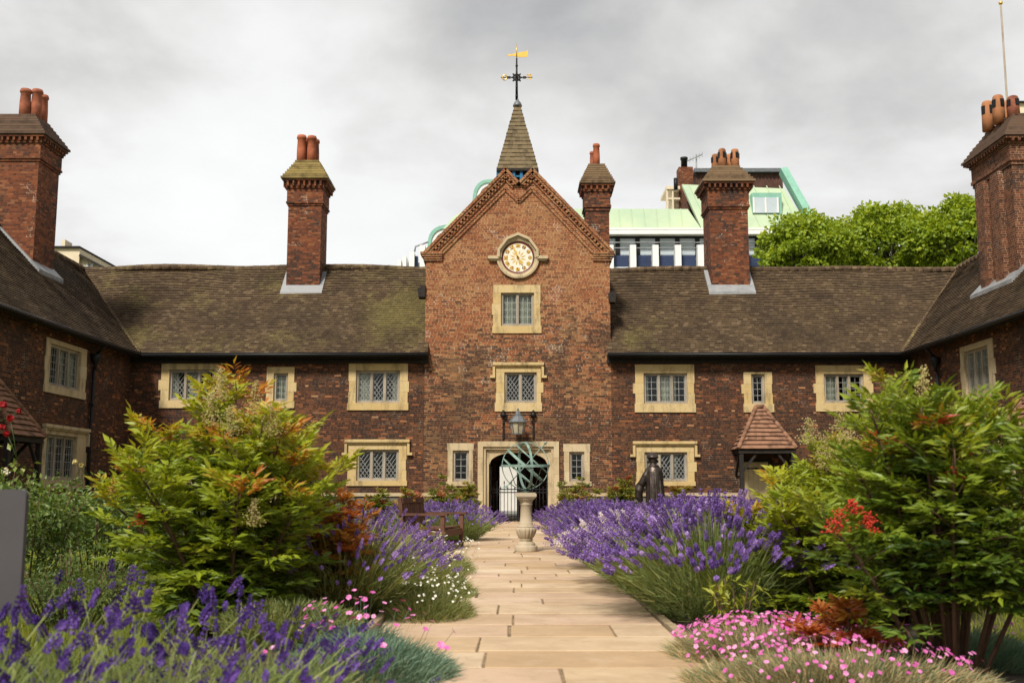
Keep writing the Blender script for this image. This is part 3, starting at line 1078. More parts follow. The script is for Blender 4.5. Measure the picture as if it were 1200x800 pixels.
# ------------------------------------------------------------------ left range (back wall + left wing)
def make_range(side):
    sx = -1 if side == 'left' else 1
    XW = XL if side == 'left' else XR
    WING = LEFT if side == 'left' else RIGHT
    root = thing('almshouse_range',
                 'dark brick almshouse range left of the clock gable, long mossy tiled roof, L shaped' if side == 'left' else
                 'dark brick almshouse range right of the clock gable, brown tiled roof, porch with cream door', 'building', (XW, D, 0))
    gx = GX0 if side == 'left' else GX1
    holes, wh = [], []
    if side == 'left':
        sp = [((190, 423.5), (259, 478), (199, 433), (250, 469), 3, 'diamond', False, 'mix'), ((313, 430), (344, 478), (321, 437), (337, 470), 1, 'rect', False, 'full'),
              ((409, 424.5), (477.5, 480.5), (417.5, 434), (468.5, 472), 3, 'diamond', False, 'mix'), ((408, 518), (476, 569), (418, 526.5), (467, 563), 3, 'diamond', True, 'none'),
              ((192, 518), (258, 569), (201, 527), (250, 563), 3, 'diamond', True, 'mix')]
        wn = [((54, 402), (98.5, 464), (59, 407), (92.5, 455), 3, 'rect', False, 'mix'), ((51, 503), (97, 572), (54, 510), (87, 562), 3, 'rect', True, 'mix')]
        pu = at(320, 500, D).x
    else:
        sp = [((744, 427), (814.5, 483), (754, 437), (806, 473), 3, 'rect', False, 'mix'), ((871, 436), (906, 483), (880, 438), (897, 473), 1, 'rect', False, 'none'),
              ((955, 428), (1023, 482), (965, 438), (1013, 472), 3, 'rect', False, 'mix'), ((745, 520), (814, 569), (755, 529.5), (806, 564), 3, 'diamond', True, 'mix'),
              ((956, 520), (1022, 569), (965, 529), (1013, 564), 3, 'diamond', True, 'mix')]
        wn = [((1125, 401), (1168, 468), (1130, 408), (1161, 460), 3, 'rect', False, 'mix'), ((1150, 518), (1190, 580), (1155, 525), (1184, 572), 3, 'rect', True, 'mix')]
        pu = at(890, 500, D).x
    for s, e, o0, o1, n, st, hd_, cu in sp:
        holes.append(window(root, FRONT, rect(s, e), rect(o0, o1), n, st, hd_, cu))
    for s, e, o0, o1, n, st, hd_, cu in wn:
        wh.append(window(root, WING, rect_wing(s, e, XW), rect_wing(o0, o1, XW), n, st, hd_, cu, stone='stone_pale'))
    # windows nearer the camera on the wing, outside the frame but part of the wall
    for yc in (20.5, 13.0):
        wh.append(window(root, WING, (yc-.95, yc+.95, 3.55, 5.1), (yc-.7, yc+.7, 3.8, 4.85), 3, 'rect', False, 'mix', stone='stone_pale'))
    zr, zt = at(890, 526, D-1.05).z, at(890, 478, D).z
    holes.append(porch(root, FRONT, pu, zr, zt, dooru=(-.30, .52) if side == 'left' else (-.56, .26)))
    yc = 25.6 if side == 'left' else 25.9
    wh.append(porch(root, WING, yc, zr, zt))
    wl = MB()
    u0, u1 = (XL, gx) if side == 'left' else (gx, XR)
    wall_grid(wl, FRONT, u0, u1, 0, ZE+.25, holes)
    wall_grid(wl, WING, YW, D, 0, ZE+.25, wh)
    # outer and end walls, floor
    xo = XW+sx*2*RUN
    yb = D+2*RUN
    wl.quad((xo, YW, 0), (xo, yb, 0), (xo, yb, ZE), (xo, YW, ZE))
    wl.quad((xo, yb, 0), (gx, yb, 0), (gx, yb, ZE), (xo, yb, ZE))
    wl.quad((XW, YW, 0), (xo, YW, 0), (xo, YW, ZE), (XW+sx*RUN, YW, ZR-.1), (XW, YW, ZE))
    wl.quad((XW, YW, .02), (xo, YW, .02), (xo, yb, .02), (XW, yb, .02)); wl.quad((XW, D+.3, .02), (gx, D+.3, .02), (gx, yb, .02), (XW, yb, .02))
    # inner dividing wall so that rooms stay dim, and upper floor
    wl.quad((XW, D+2.6, 0), (gx, D+2.6, 0), (gx, D+2.6, ZE), (XW, D+2.6, ZE))
    wl.quad((XW+sx*2.6, YW, 0), (XW+sx*2.6, D+2.6, 0), (XW+sx*2.6, D+2.6, ZE), (XW+sx*2.6, YW, ZE))
    wl.build('wall', M['brick_dark'], root)
    # plinth with ledge, left open at the porch door
    dz = holes[-1]; dzw = wh[-1]
    pl, le = MB(), MB()
    for (mp, a, b_, dh) in ((FRONT, u0, u1, dz), (WING, YW, D, dzw)):
        for (p, q) in ((a, dh[0]-.02), (dh[1]+.02, b_)):
            fbox(pl, mp, p, q, 0, ZP-.085, -.07, -.002)
            x = p
            while x < q-.01:
                L = min(rng.uniform(.8, 1.5), q-x)
                if q-(x+L) < .3: L = q-x
                fbox(le, mp, x+.003, x+L-.003, ZP-.085, ZP+.02, -.12, -.003, rng.random())
                x += L
    pl.build('flint_plinth', M['flint'], root)
    le.build('plinth_ledge', M['stone_pale'], root)
    # roofs
    ov = .38
    tf = MB()
    e_in = (XW-sx*ov, D-ov, ZE)
    r_in = (XW+sx*RUN, D+RUN, ZR)
    ge = gx+sx*(-.13)
    nC = 46
    if side == 'left':
        roof_plane(tf, e_in, (ge, D-ov, ZE), r_in, (gx, D+RUN, ZR), nC, seed=1.7, sag=.20)
    else:
        roof_plane(tf, (ge, D-ov, ZE), e_in, (gx, D+RUN, ZR), r_in, nC, seed=8.1, sag=.17)
    # rear slope
    xo2 = XW+sx*(2*RUN+ov)
    tf.quad((gx, D+RUN, ZR), r_in, (xo2, D+2*RUN+ov, ZE), (gx, D+2*RUN+ov, ZE))
    roof = tf.build('roof', M['roof_tile_left' if side == 'left' else 'roof_tile_right'], root)
    rt = MB()
    ridge_tiles(rt, r_in, (gx, D+RUN, ZR), seed=1.7 if side == 'left' else 8.1, sag=.20 if side == 'left' else .17)
    rt.build('ridge_tile', M['roof_tile_left' if side == 'left' else 'roof_tile_right'], roof)
    tw = MB()
    if side == 'left':
        roof_plane(tw, (XW-sx*ov, YW, ZE), e_in, (XW+sx*RUN, YW, ZR), r_in, nC, seed=4.4, sag=.10)
    else:
        roof_plane(tw, e_in, (XW-sx*ov, YW, ZE), r_in, (XW+sx*RUN, YW, ZR), nC, seed=6.4, sag=.10)
    tw.quad((XW+sx*RUN, YW, ZR), r_in, (xo2, D+2*RUN+ov, ZE), (xo2, YW, ZE))
    rw = tw.build('wing_roof', M['roof_wing'], root)
    rt = MB()
    ridge_tiles(rt, (XW+sx*RUN, YW, ZR), r_in, seed=4.4)
    rt.build('ridge_tile', M['roof_wing'], rw)
    va = MB()
    ridge_tiles(va, V(e_in)+V((0, 0, -.02)), V(r_in)+V((0, 0, -.06)), rad=.10, seg=.11, sag=0)
    va.build('valley_tile', M['roof_tile_left'], roof)
    # eaves: soffit board, fascia and half-round gutter
    ea = MB()
    ea.box((min(XW, ge), D-ov+.02, ZE-.07), (max(XW, ge), D+.02, ZE-.03))
    ea.box((min(XW-sx*ov, ge), D-ov-.0, ZE-.16), (max(XW-sx*ov, ge), D-ov+.03, ZE-.005))
    ea.box((min(XW, XW-sx*(ov-.03)), YW, ZE-.07), (max(XW, XW-sx*(ov-.03)), D-ov, ZE-.031))
    ea.box((min(XW-sx*ov, XW-sx*(ov-.03)), YW, ZE-.16), (max(XW-sx*ov, XW-sx*(ov-.03)), D-ov, ZE-.006))
    ea.box((min(XW, ge), D-.10, ZE-.30), (max(XW, ge), D-.003, ZE-.072))
    ea.build('eaves_board', M['soffit'], root)
    gu = MB()
    gu.tube([(XW-sx*(ov+.05), D-ov-.06, ZE-.075), (ge, D-ov-.06, ZE-.06)], .062, 8)
    gu.tube([(XW-sx*(ov+.06), YW, ZE-.06), (XW-sx*(ov+.06), D-ov-.06, ZE-.075)], .062, 8)
    gu.build('gutter', M['black'], root)
    dp = MB()
    yd = at_x(104, 480, XL).y if side == 'left' else at_x(1104, 480, XR).y
    xx = XW-sx*.09
    dp.lathe((xx-sx*.04, yd, ZE-.85), [(.05, 0), (.06, .12), (.15, .3), (.16, .44), (.14, .45)], 10)
    dp.tube([(XW-sx*(ov+.04), yd, ZE-.12), (xx-sx*.04, yd, ZE-.42)], .045, 8)
    dp.tube([(xx, yd, .1), (xx, yd, ZE-.8)], .048, 8)
    for zz_ in (.8, 2.2, 3.6):
        dp.box((xx-.07, yd-.08, zz_), (xx+.07, yd+.08, zz_+.06))
    dp.build('drainpipe', M['black'], root)
    pit = (ZR-ZE)/(RUN+ov)
    zfront = lambda x, y: ZE+(y-(D-ov))*pit
    zwing = lambda x, y: ZE+(abs(x-(XW-sx*ov)))*pit
    if side == 'left':
        yf = D+RUN-.85
        a, b_ = at(336.5, 290, yf).x, at(375.5, 290, yf).x
        ch, _ = chimney(root, a, b_, yf, 1.2, (158, 186, 211.5, 220, 235, 241, 325), 355,
                        [(353, .3, .17, 159, 'red'), (365, .3, .17, 160, 'red'), (358, .65, .16, 163, 'dark'), (369, .65, .16, 164, 'dark')], hoodm='chimney_tile_mossy', ov=.22)
        apron(ch, a, b_, yf, 1.2, zfront)
        yf = 31.6
        xr_ = at(43, 230, yf).x
        dep = 1.45
        ch, _ = chimney(root, xr_-2.0, xr_, yf, dep, (105, 131, 160, 167, 182, 189, 290), 20,
                        [(29, .25, .17, 105, 'dark'), (42.5, .35, .17, 105.5, 'dark'), (50, .75, .16, 112, 'dark')], brick='brick_chimney', hoodm='chimney_tile_dark', ov=.2)
        apron(ch, xr_-2.0, xr_, yf, dep, zwing, side=1)
    else:
        yf = D+RUN-.85
        a, b_ = at(832.5, 290, yf).x, at(877.5, 290, yf).x
        ch, _ = chimney(root, a, b_, yf, 1.3, (174, 192, 215, 222, 239, 245, 330), 855,
                        [(846.5, .3, .15, 174.5, 'ochre_slot'), (861.5, .3, .15, 175, 'ochre_slot'), (838.5, .65, .15, 181, 'ochre_slot'), (855, .65, .15, 181, 'ochre_slot')], hoodm='chimney_tile', ov=.23)
        apron(ch, a, b_, yf, 1.3, zfront)
        yf = 29.6
        xl_ = at(1188, 230, yf).x
        dep = 2.5
        ch, _ = chimney(root, xl_, xl_+2.0, yf, dep, (112, 128, 162, 168, 182, 193, 290), 1190,
                        [(1157, .62, .17, 119, 'ochre_slot'), (1170, .35, .17, 112, 'ochre_slot'), (1187.5, .2, .17, 113, 'dark_slot'), (1177, .62, .16, 119, 'ochre_slot')], brick='brick_pale', hoodm='chimney_tile_dark', ov=.24, pilaster=True)
        apron(ch, xl_, xl_+2.0, yf, dep, zwing, side=-1)
    return root


make_range('left')
make_range('right')

# ------------------------------------------------------------------ gatehouse
gh = thing('gatehouse', 'tall red brick gatehouse with clock gable, twin peaks, pointed wooden spire and open arched gateway', 'gatehouse', (0, D, 0))
holes = [window(gh, FRONT, rect((578, 334), (633.5, 390.5)), rect((587, 343), (626, 382)), 2, 'rect', False, 'half'),
         window(gh, FRONT, rect((581, 428), (634, 482)), rect((591, 436), (629, 472)), 2, 'diamond', True, 'none'),
         window(gh, FRONT, rect((524, 519), (555, 569)), rect((530.5, 527.5), (549.5, 564)), 1, 'rect', False, 'none', stone='stone_pale', tooth=False),
         window(gh, FRONT, rect((660, 520), (692, 569)), rect((667, 529), (685, 564)), 1, 'rect', False, 'none', stone='stone_pale', tooth=False)]
dO = rect((560, 517), (655.5, 615))
dI = rect((566, 523), (649, 615))
holes.append((dI[0]-.01, dI[1]+.01, 0, dI[3]))
gw = MB()
zk = at(605, 300, D).z
wall_grid(gw, FRONT, GX0, GX1, 0, zk, holes, .5)
P = lambda px, py, d=0: (lambda q: V((q.x, D+d, q.z)))(at(px, py, D))
pk = [P(499, 299.5), P(592.5, 203), P(608, 219), P(624, 203), P(716, 298)]
front = [V((GX0, D, zk)), V((GX1, D, zk)), pk[4], pk[3], pk[2], pk[1], pk[0]]
gw.mesh([V((GX0, D, zk)), V((GX1, D, zk)), V((GX1, D, pk[4].z)), pk[3], pk[2], pk[1], V((GX0, D, pk[0].z))], [(0, 1, 2, 4, 6), (2, 3, 4), (4, 5, 6)])
off_ = V((0, .45, 0))
gw.mesh([q+off_ for q in (V((GX0, D, zk)), V((GX1, D, zk)), V((GX1, D, pk[4].z)), pk[3], pk[2], pk[1], V((GX0, D, pk[0].z)))], [(6, 4, 2, 1, 0), (4, 3, 2), (6, 5, 4)])
YB = D+2*RUN
for xx in (GX0, GX1):
    gw.quad((xx, D, 0), (xx, YB, 0), (xx, YB, zk), (xx, D, zk))
# back wall with arched way out to the street
fo = rect((584, 543), (608, 610), YB)
bh = [(fo[0], fo[1], 0, fo[3])]
wall_grid(gw, lambda u, z, d: (u, YB-d, z), GX0, GX1, 0, zk, bh, .4)
gw.build('wall', M['brick_gable'], gh)
# brick kneelers, coping, dentils and inner moulding
kn = MB()
for (xx, sx) in ((GX0, -1), (GX1, 1)):
    z0 = at(605, 306, D).z
    for i, e in enumerate((.04, .08, .13, .18)):
        kn.box((xx-sx*.55, D-.05-.03*i, z0+i*.075), (xx+sx*e, D+.5, z0+(i+1)*.075-.001), rng.random())
kn.build('kneeler', M['brick_gable'], gh)
cop, den, mou = MB(), MB(), MB()
ck = [P(497, 296), P(592.5, 198), P(608, 214), P(624, 198), P(718.5, 295)]
for i in range(4):
    a, b_ = ck[i], ck[i+1]
    dr = (b_-a).normalized()
    up = V((-dr.z, 0, dr.x))
    if up.z < 0: up = -up
    L = (b_-a).length
    n = max(2, int(L/.23))
    for q in range(n):
        p0 = a+dr*(L*q/n+.004); p1 = a+dr*(L*(q+1)/n-.004)
        cop.obox(p0-up*.075+V((0, -.16, 0)), p1-p0, V((0, .66, 0)), up*(.085+rng.uniform(0, .008)), rng.random())
        cop.obox(p0-up*.155+V((0, -.12, 0)), p1-p0, V((0, .6, 0)), up*.078, rng.random())
    n = max(2, int(L/.15))
    for q in range(n):
        p0 = a+dr*(L*(q+.2)/n)
        den.obox(p0-up*.235+V((0, -.105, 0)), dr*(L/n*.52), V((0, .108, 0)), up*.079, rng.random())
    den.obox(a-up*.30+V((0, -.055, 0)), b_-a, V((0, .057, 0)), up*.064, .3)
mk = [P(514, 301), P(592.5, 222), P(608, 237), P(623.5, 222), P(699, 300)]
for i in range(4):
    a, b_ = mk[i], mk[i+1]
    dr = (b_-a).normalized(); up = V((-dr.z, 0, dr.x)); up = -up if up.z < 0 else up
    mou.obox(a-up*.05+V((0, -.045, 0)), b_-a, V((0, .05, 0)), up*.10)
    mou.obox(a+up*.052+V((0, -.075, 0)), b_-a, V((0, .08, 0)), up*.05)
for xa, xb in ((GX0-.02, mk[0].x+.06), (mk[4].x-.06, GX1+.02)):
    z0 = mk[0].z
    mou.box((xa, D-.046, z0-.07), (xb, D+.01, z0+.02)); mou.box((xa, D-.076, z0+.022), (xb, D+.01, z0+.07))
cop.build('gable_coping', M['brick_gable'], gh); den.build('dentil_course', M['brick_gable'], gh); mou.build('gable_moulding', M['brick_gable'], gh)
# roof behind the gable
gr = MB()
zrg = at(608, 206, D).z-.3
roof_plane(gr, (GX0-.1, YB+.2, zk-.1), (GX0-.1, D+.4, zk-.1), (0.05, YB+.2, zrg), (0.05, D+.4, zrg), 40, seed=2.2, sag=.02)
roof_plane(gr, (GX1+.1, D+.4, zk-.1), (GX1+.1, YB+.2, zk-.1), (0.05, D+.4, zrg), (0.05, YB+.2, zrg), 40, seed=2.9, sag=.02)
gr.build('roof', M['roof_tile_right'], gh)
# black hopper ends at the shoulders
for px_, py_, sx in ((494, 340, -1), (717.5, 346, 1)):
    c = at(px_, py_, D-.1)
    hp = MB()
    hp.prism([c+V((-.11, 0, -.22)), c+V((.11, 0, -.22)), c+V((.13, 0, .18)), c+V((-.13, 0, .08))], (0, .5, 0))
    hp.build('roof_hopper', M['soffit'], gh)

# doorway stone
ds = MB()
w_ = .10
for (a, b_, za, zb, d0, t) in ((dO[0], dO[0]+.17, 0, dO[3], -.06, .2), (dO[1]-.17, dO[1], 0, dO[3], -.06, .5), (dO[0]+.17, dO[1]-.17, dO[3]-.17, dO[3], -.06, .4)):
    if zb-za > 1:
        nb = 5
        for i in range(nb):
            fbox(ds, FRONT, a, b_, lerp(za, zb, i/nb), lerp(za, zb, (i+1)/nb)-.004, d0, .1, rng.random())
    else:
        fbox(ds, FRONT, a, b_, za, zb, d0, .1, .6)
i0, i1, zt = dO[0]+.17, dO[1]-.17, dO[3]-.17
for (a, b_, za, zb) in ((i0, i0+.09, 0, zt), (i1-.09, i1, 0, zt), (i0+.09, i1-.09, zt-.09, zt)):
    fbox(ds, FRONT, a, b_, za, zb, .0, .25, rng.random())
i0, i1, zt = i0+.09, i1-.09, zt-.09
for (a, b_) in ((i0, i0+.10), (i1-.10, i1)):
    fbox(ds, FRONT, a, b_, 0, zt, .08, .40, rng.random())
i0, i1 = i0+.10, i1-.10
cxd = (i0+i1)/2
zs = zt-.50


def arch(t, w0, z0, z1):
    """half four-centred arch, t 0..1 from springing to crown"""
    u = 1-t
    return (w0*(1-(1-u)**0*t) if False else w0*u, z0+(z1-z0)*(1-u**2.6)**.55)


for sgn in (-1, 1):
    pts = []
    for q in range(13):
        u, z = arch(q/12, (i1-i0)/2, zs, zt-.10)
        pts.append(V((cxd+sgn*u, D+.10, z)))
    poly = pts+[V((cxd, D+.10, zt)), V((cxd+sgn*(i1-i0)/2, D+.10, zt))]
    for q in range(12):
        quad = [pts[q], pts[q+1], V((pts[q+1].x, D+.10, zt)), V((pts[q].x, D+.10, zt))]
        ds.prism(quad, (0, .30, 0), .4)
ds.build('doorway_surround', M['stone_pale'], gh)
# passage
pw = MB()
pw.quad((i0-.1, D+.4, 0), (i0-.1, YB-.4, 0), (i0-.1, YB-.4, 2.9), (i0-.1, D+.4, 2.9))
pw.quad((i1+.1, D+.4, 0), (i1+.1, YB-.4, 0), (i1+.1, YB-.4, 2.9), (i1+.1, D+.4, 2.9))
pw.quad((i0-.1, D+.4, 2.75), (i1+.1, D+.4, 2.75), (i1+.1, YB-.4, 2.75), (i0-.1, YB-.4, 2.75))
pw.build('passage_wall', M['room'], gh)
pf = MB()
pf.quad((i0-.1, D-.37, .05), (i1+.1, D-.37, .05), (i1+.1, YB+.5, .05), (i0-.1, YB+.5, .05), tint=.5)
pf.box((i0-.35, D-.4, -.05), (i1+.35, D-.02, .085), .6)
pf.build('threshold', M['slab'], gh)
for yy in (D+1.6, D+3.2):
    pb = MB(); pb.box((i0-.09, yy, 2.45), (i1+.09, yy+.2, 2.74)); pb.build('passage_beam', M['soffit'], gh)
pb = MB()
for sgn, xx in ((-1, fo[0]), (1, fo[1])):
    pb.box((xx-.06, YB-.46, 0), (xx+.06, YB-.405, fo[3]))
pb.box((fo[0], YB-.46, fo[3]-.12), (fo[1], YB-.405, fo[3]+.05))
pb.build('street_door_frame', M['soffit'], gh)
# open dark door leaf on the left side of the passage
dl = MB()
dl.box((i0-.02, D+.45, .06), (i0+.05, D+1.35, 2.3))
dl.build('door_leaf', M['black'], gh)
dl = MB()
dl.box((cxd-.05, D+3.6, .06), (cxd+.26, D+3.66, 2.05))
dl.build('door_leaf', M['black'], gh)
# iron gate
gi = MB()
zg = at(605, 573, D).z
n = 17
for i in range(n):
    xx = lerp(i0+.03, i1-.03, i/(n-1))
    hh = zg+(.18 if i % 2 == 0 else 0)
    gi.tube([(xx, D+.55, .07), (xx, D+.55, hh)], .011, 6)
    gi.lathe((xx, D+.55, hh), [(.011, 0), (.024, .03), (.003, .11)], 6)
for zz_ in (.16, zg-.12, zg-.02):
    gi.box((i0, D+.535, zz_), (i1, D+.565, zz_+.035))
gi.box((cxd-.03, D+.53, .07), (cxd+.03, D+.57, zg+.1))
gi.build('iron_gate', M['black'], gh)

# plinth on the gatehouse
pl = MB()
for a, b_ in ((GX0, dO[0]), (dO[1], GX1)):
    fbox(pl, FRONT, a+.002, b_-.002, 0, ZP-.085, -.07, -.003)
pl.build('flint_plinth', M['flint'], gh)
pl = MB()
for a, b_ in ((GX0, dO[0]), (dO[1], GX1)):
    n = 2
    for i in range(n):
        fbox(pl, FRONT, lerp(a, b_, i/n)+.004, lerp(a, b_, (i+1)/n)-.004, ZP-.085, ZP+.02, -.12, -.004, rng.random())
pl.build('plinth_ledge', M['stone_pale'], gh)

# clock
cc = at(607, 302, D)
sc_ = (at(630, 302, D).x-at(607, 302, D).x)/23.0
R0, R1 = 25.0*sc_, 19.2*sc_
cs = MB()
n = 48
for i in range(n):
    a0, a1 = 2*PI*i/n, 2*PI*(i+1)/n
    def rp(r_, a, d): return (cc.x+r_*math.cos(a), D+d, cc.z+r_*math.sin(a))
    prof = [(R1, -.02), (R1+.02, -.06), (lerp(R1, R0, .45), -.075), (lerp(R1, R0, .6), -.10), (R0, -.09), (R0, .02)]
    for (ra, da), (rb, db) in zip(prof[:-1], prof[1:]):
        cs.quad(rp(ra, a0, da), rp(ra, a1, da), rp(rb, a1, db), rp(rb, a0, db), tint=.4, smooth=True)
clock = cs.build('clock', M['stone_pale'], gh)
hm = MB()
hp_ = [(-34, 302), (-24, 302), (-24, 293), (-13.5, 279), (0, 273.5), (13.5, 279), (24, 293), (24, 302), (34, 302)]
ho = [at(607+p_[0], p_[1], D) for p_ in hp_[1:-1]]
cz_ = V((cc.x, D, cc.z))
hi_ = [cz_+(q-cz_)*.885 for q in ho]
hj_ = [cz_+(q-cz_)*.80 for q in ho]
for o0, o1, q0, q1, r0_, r1_ in zip(ho[:-1], ho[1:], hi_[:-1], hi_[1:], hj_[:-1], hj_[1:]):
    hm.prism([o0, o1, q1, q0], (0, -.17, 0), .5)
    hm.prism([q0, q1, r1_, r0_], (0, -.085, 0), .2)
for sx in (-1, 1):
    xa_, xb_ = sorted((at(607+sx*22.5, 302, D).x, at(607+sx*35, 302, D).x))
    hm.box((xa_, D-.15, at(607, 304, D).z), (xb_, D-.002, at(607, 300.5, D).z), .4)
    hm.box((xa_+.03, D-.10, at(607, 306, D).z), (xb_-.03, D-.002, at(607, 304, D).z-.001), .1)
hm.build('hood_mould', M['stone_pale'], clock)
dm = MB()
dm.prism([rp(R1-.005, 2*PI*i/n, -.012) for i in range(n)], (0, .02, 0))
dm.build('dial', M['dial'], clock)
rm = MB()
for i in range(n):
    a0, a1 = 2*PI*i/n, 2*PI*(i+1)/n
    rm.quad(rp(R1*.90, a0, -.02), rp(R1*.90, a1, -.02), rp(R1, a1, -.035), rp(R1, a0, -.035))
rm.build('rim', M['ox'], clock)
rays = MB()
for i in range(12):
    a = 2*PI*(i+.5)/12
    for (r0_, r1_, hw) in ((.16, .50, .035),):
        p0, p1, p2, p3 = rp(R1*r0_, a, -.018), rp(R1*(r0_+r1_)/2, a+.14, -.018), rp(R1*r1_, a, -.018), rp(R1*(r0_+r1_)/2, a-.14, -.018)
        rays.quad(p0, p1, p2, p3)
rays.prism([rp(R1*.10, 2*PI*i/16, -.03) for i in range(16)], (0, .012, 0))
rays.build('sunburst', M['gold'], clock)
NUM = ['XII', 'I', 'II', 'III', 'IIII', 'V', 'VI', 'VII', 'VIII', 'IX', 'X', 'XI']


def text_mesh(mb, s, c, size, rot, ydep, thick=.006, bold=.0):
    cu = bpy.data.curves.new('lettering', 'FONT')
    cu.body = s; cu.size = size; cu.align_x = 'CENTER'; cu.align_y = 'CENTER'; cu.offset = bold
    ob = bpy.data.objects.new('lettering', cu)
    COL.objects.link(ob)
    me = ob.to_mesh()
    ca_, sa = math.cos(rot), math.sin(rot)
    vs = [(c[0]+v.co.x*ca_-v.co.y*sa, ydep, c[1]+v.co.x*sa+v.co.y*ca_) for v in me.vertices]
    mb.mesh(vs, [tuple(p.vertices) for p in me.polygons])
    ob.to_mesh_clear()
    bpy.data.objects.remove(ob)
    bpy.data.curves.remove(cu)


for i in range(12):
    a = PI/2-2*PI*i/12
    bl = MB()
    c_ = (cc.x+R1*.735*math.cos(a), cc.z+R1*.735*math.sin(a))
    rr = R1*.115
    bl.prism([(c_[0]+rr*math.cos(q*PI/8), D-.016, c_[1]+rr*math.sin(q*PI/8)) for q in range(16)], (0, .003, 0))
    num = MB()
    text_mesh(num, NUM[i], c_, .165 if len(NUM[i]) < 3 else .14, a-PI/2, D-.022, bold=.007)
    nm = num.build('numeral', M['gold'], clock)
    bl.build('numeral_ground', M['ox'], clock)
hd_ = MB()
def hand(ang, L, w0):
    d_ = V((math.cos(ang), 0, math.sin(ang))); s2 = V((-d_.z, 0, d_.x))
    c_ = V((cc.x, D-.045, cc.z))
    q = [c_-d_*.06-s2*w0*.5, c_-d_*.06+s2*w0*.5, c_+d_*L*.7+s2*w0*.7, c_+d_*L, c_+d_*L*.7-s2*w0*.7]
    m_ = MB(); m_.prism(q, (0, .008, 0)); m_.build('hand', M['gold'], clock)
hand(PI/2+.42, R1*.86, .035)
hand(-PI/2+.55, R1*.55, .05)

# bellcote spire
YS = D+1.7
c = at(606.5, 197, YS)
hw = (at(631, 197, YS).x-at(582, 197, YS).x)/2
zt = at(606.5, 113, YS).z
spm = MB()
nc = 17
for i in range(nc):
    t0, t1 = i/nc, (i+1)/nc
    wd = lambda t: hw*((1-t)*.885+.085)
    w0, w1 = wd(t0)+.022, wd(t1)
    za, zb = lerp(c.z, zt, t0), lerp(c.z, zt, t1)
    y0 = YS+hw
    for sgn_axis in range(4):
        rot = Matrix.Rotation(sgn_axis*PI/2, 3, 'Z')
        nsh = max(2, int(2*w0/.17))
        for k_ in range(nsh):
            ua, ub = lerp(-1, 1, k_/nsh), lerp(-1, 1, (k_+1)/nsh)
            j = rng.uniform(-.008, .012)
            p = [V((ua*w0, -w0-j, za)), V((ub*w0, -w0-j, za)), V((ub*w1, -w1, zb)), V((ua*w1, -w1, zb)), V((ua*w0, -w0+.05, za-.0)), V((ub*w0, -w0+.05, za-.0))]
            p = [rot @ V((q.x, q.y, 0))+V((c.x, y0, q.z)) for q in p]
            spm.mesh(p, [(0, 1, 2, 3), (4, 5, 1, 0)], rng.random())
spire = spm.build('spire', M['shingle'], gh)
cpm = MB()
cpm.lathe((c.x, YS+hw, zt-.12), [(.16, 0), (.17, .05), (.12, .16), (.05, .24), (.04, .3)], 12)
cpm.build('lead_cap', M['lead_dark'], spire)
bt = MB()
for i in range(6):
    xx = c.x+lerp(-hw+.08, hw-.08, i/5)
    for yy in (YS+.05, YS+2*hw-.1):
        bt.box((xx-.05, yy, c.z-1.3), (xx+.05, yy+.1, c.z-.05))
for zz_ in (c.z-.3, c.z-.6, c.z-.9):
    bt.box((c.x-hw+.04, YS+.09, zz_), (c.x+hw-.04, YS+.13, zz_+.06))
for xx in (c.x-hw+.03, c.x+hw-.03):
    for i in range(5):
        yy = YS+lerp(.06, 2*hw-.1, i/4)
        bt.box((xx-.04, yy, c.z-1.3), (xx+.04, yy+.1, c.z-.05))
bt.build('belfry_louvre', M['blue'], gh)
bs = MB()
bs.box((c.x-hw-.0, YS-.02, c.z-.10), (c.x+hw+.0, YS+2*hw+.02, c.z-.002))
bs.box((c.x-hw+.10, YS+.16, c.z-1.4), (c.x+hw-.10, YS+2*hw-.2, c.z-.11))
bs.build('spire_eaves', M['soffit'], gh)

# weather vane
wz = zt+.14
wy = YS+hw
zc = at(605, 91, wy).z
sc2 = at(625, 91, wy).x-at(605, 91, wy).x      # 20 px
u_ = sc2/20
vx = at(605.5, 91, wy).x
wv = thing('weather_vane', 'gilded weather vane with black scrollwork cross on top of the wooden spire', 'weather vane', (vx, wy, wz))
pm = MB()
pm.tube([(vx, wy, wz), (vx, wy, at(605, 68, wy).z)], [.05, .028], 8)
for dz_, r_ in ((.15, .06), (.5, .05), (zc-wz, .06), (zc-wz+.45, .05)):
    pm.lathe((vx, wy, wz+dz_-.06), [(.03, 0), (r_, .06), (.03, .12)], 8)
pm.build('pole', M['black'], wv)
am = MB()
for ax in (0, 1):
    d_ = V((1, 0, 0)) if ax == 0 else V((0, 1, 0))
    am.bar(V((vx, wy, zc))-d_*18.5*u_, V((vx, wy, zc))+d_*18.5*u_, .03, .03)
for k_ in range(8):
    a = k_*PI/4+PI/8
    c_ = V((vx+6.2*u_*math.cos(a), wy, zc+6.2*u_*math.sin(a)))
    pts = [c_+V((math.cos(a+q)*.075, 0, math.sin(a+q)*.075)) for q in [PI*.55+PI*.9*j/7+PI*.0 for j in range(8)]]
    am.tube(pts, .030, 5)
for r_ in (3.6, ):
    pts = [V((vx+r_*u_*math.cos(2*PI*j/20), wy, zc+r_*u_*math.sin(2*PI*j/20))) for j in range(21)]
    am.tube(pts, .032, 5)
for a in (PI/4, 3*PI/4):
    d_ = V((math.cos(a), 0, math.sin(a)))
    am.bar(V((vx, wy, zc))-d_*6.5*u_, V((vx, wy, zc))+d_*6.5*u_, .034, .034)
for sx in (-1, 1):
    c_ = V((vx+sx*9*u_, wy, zc))
    am.bar(c_-V((.06, 0, 0)), c_+V((.06, 0, 0)), .06, .075)
am.build('scroll_cross', M['black'], wv)
lt = MB()
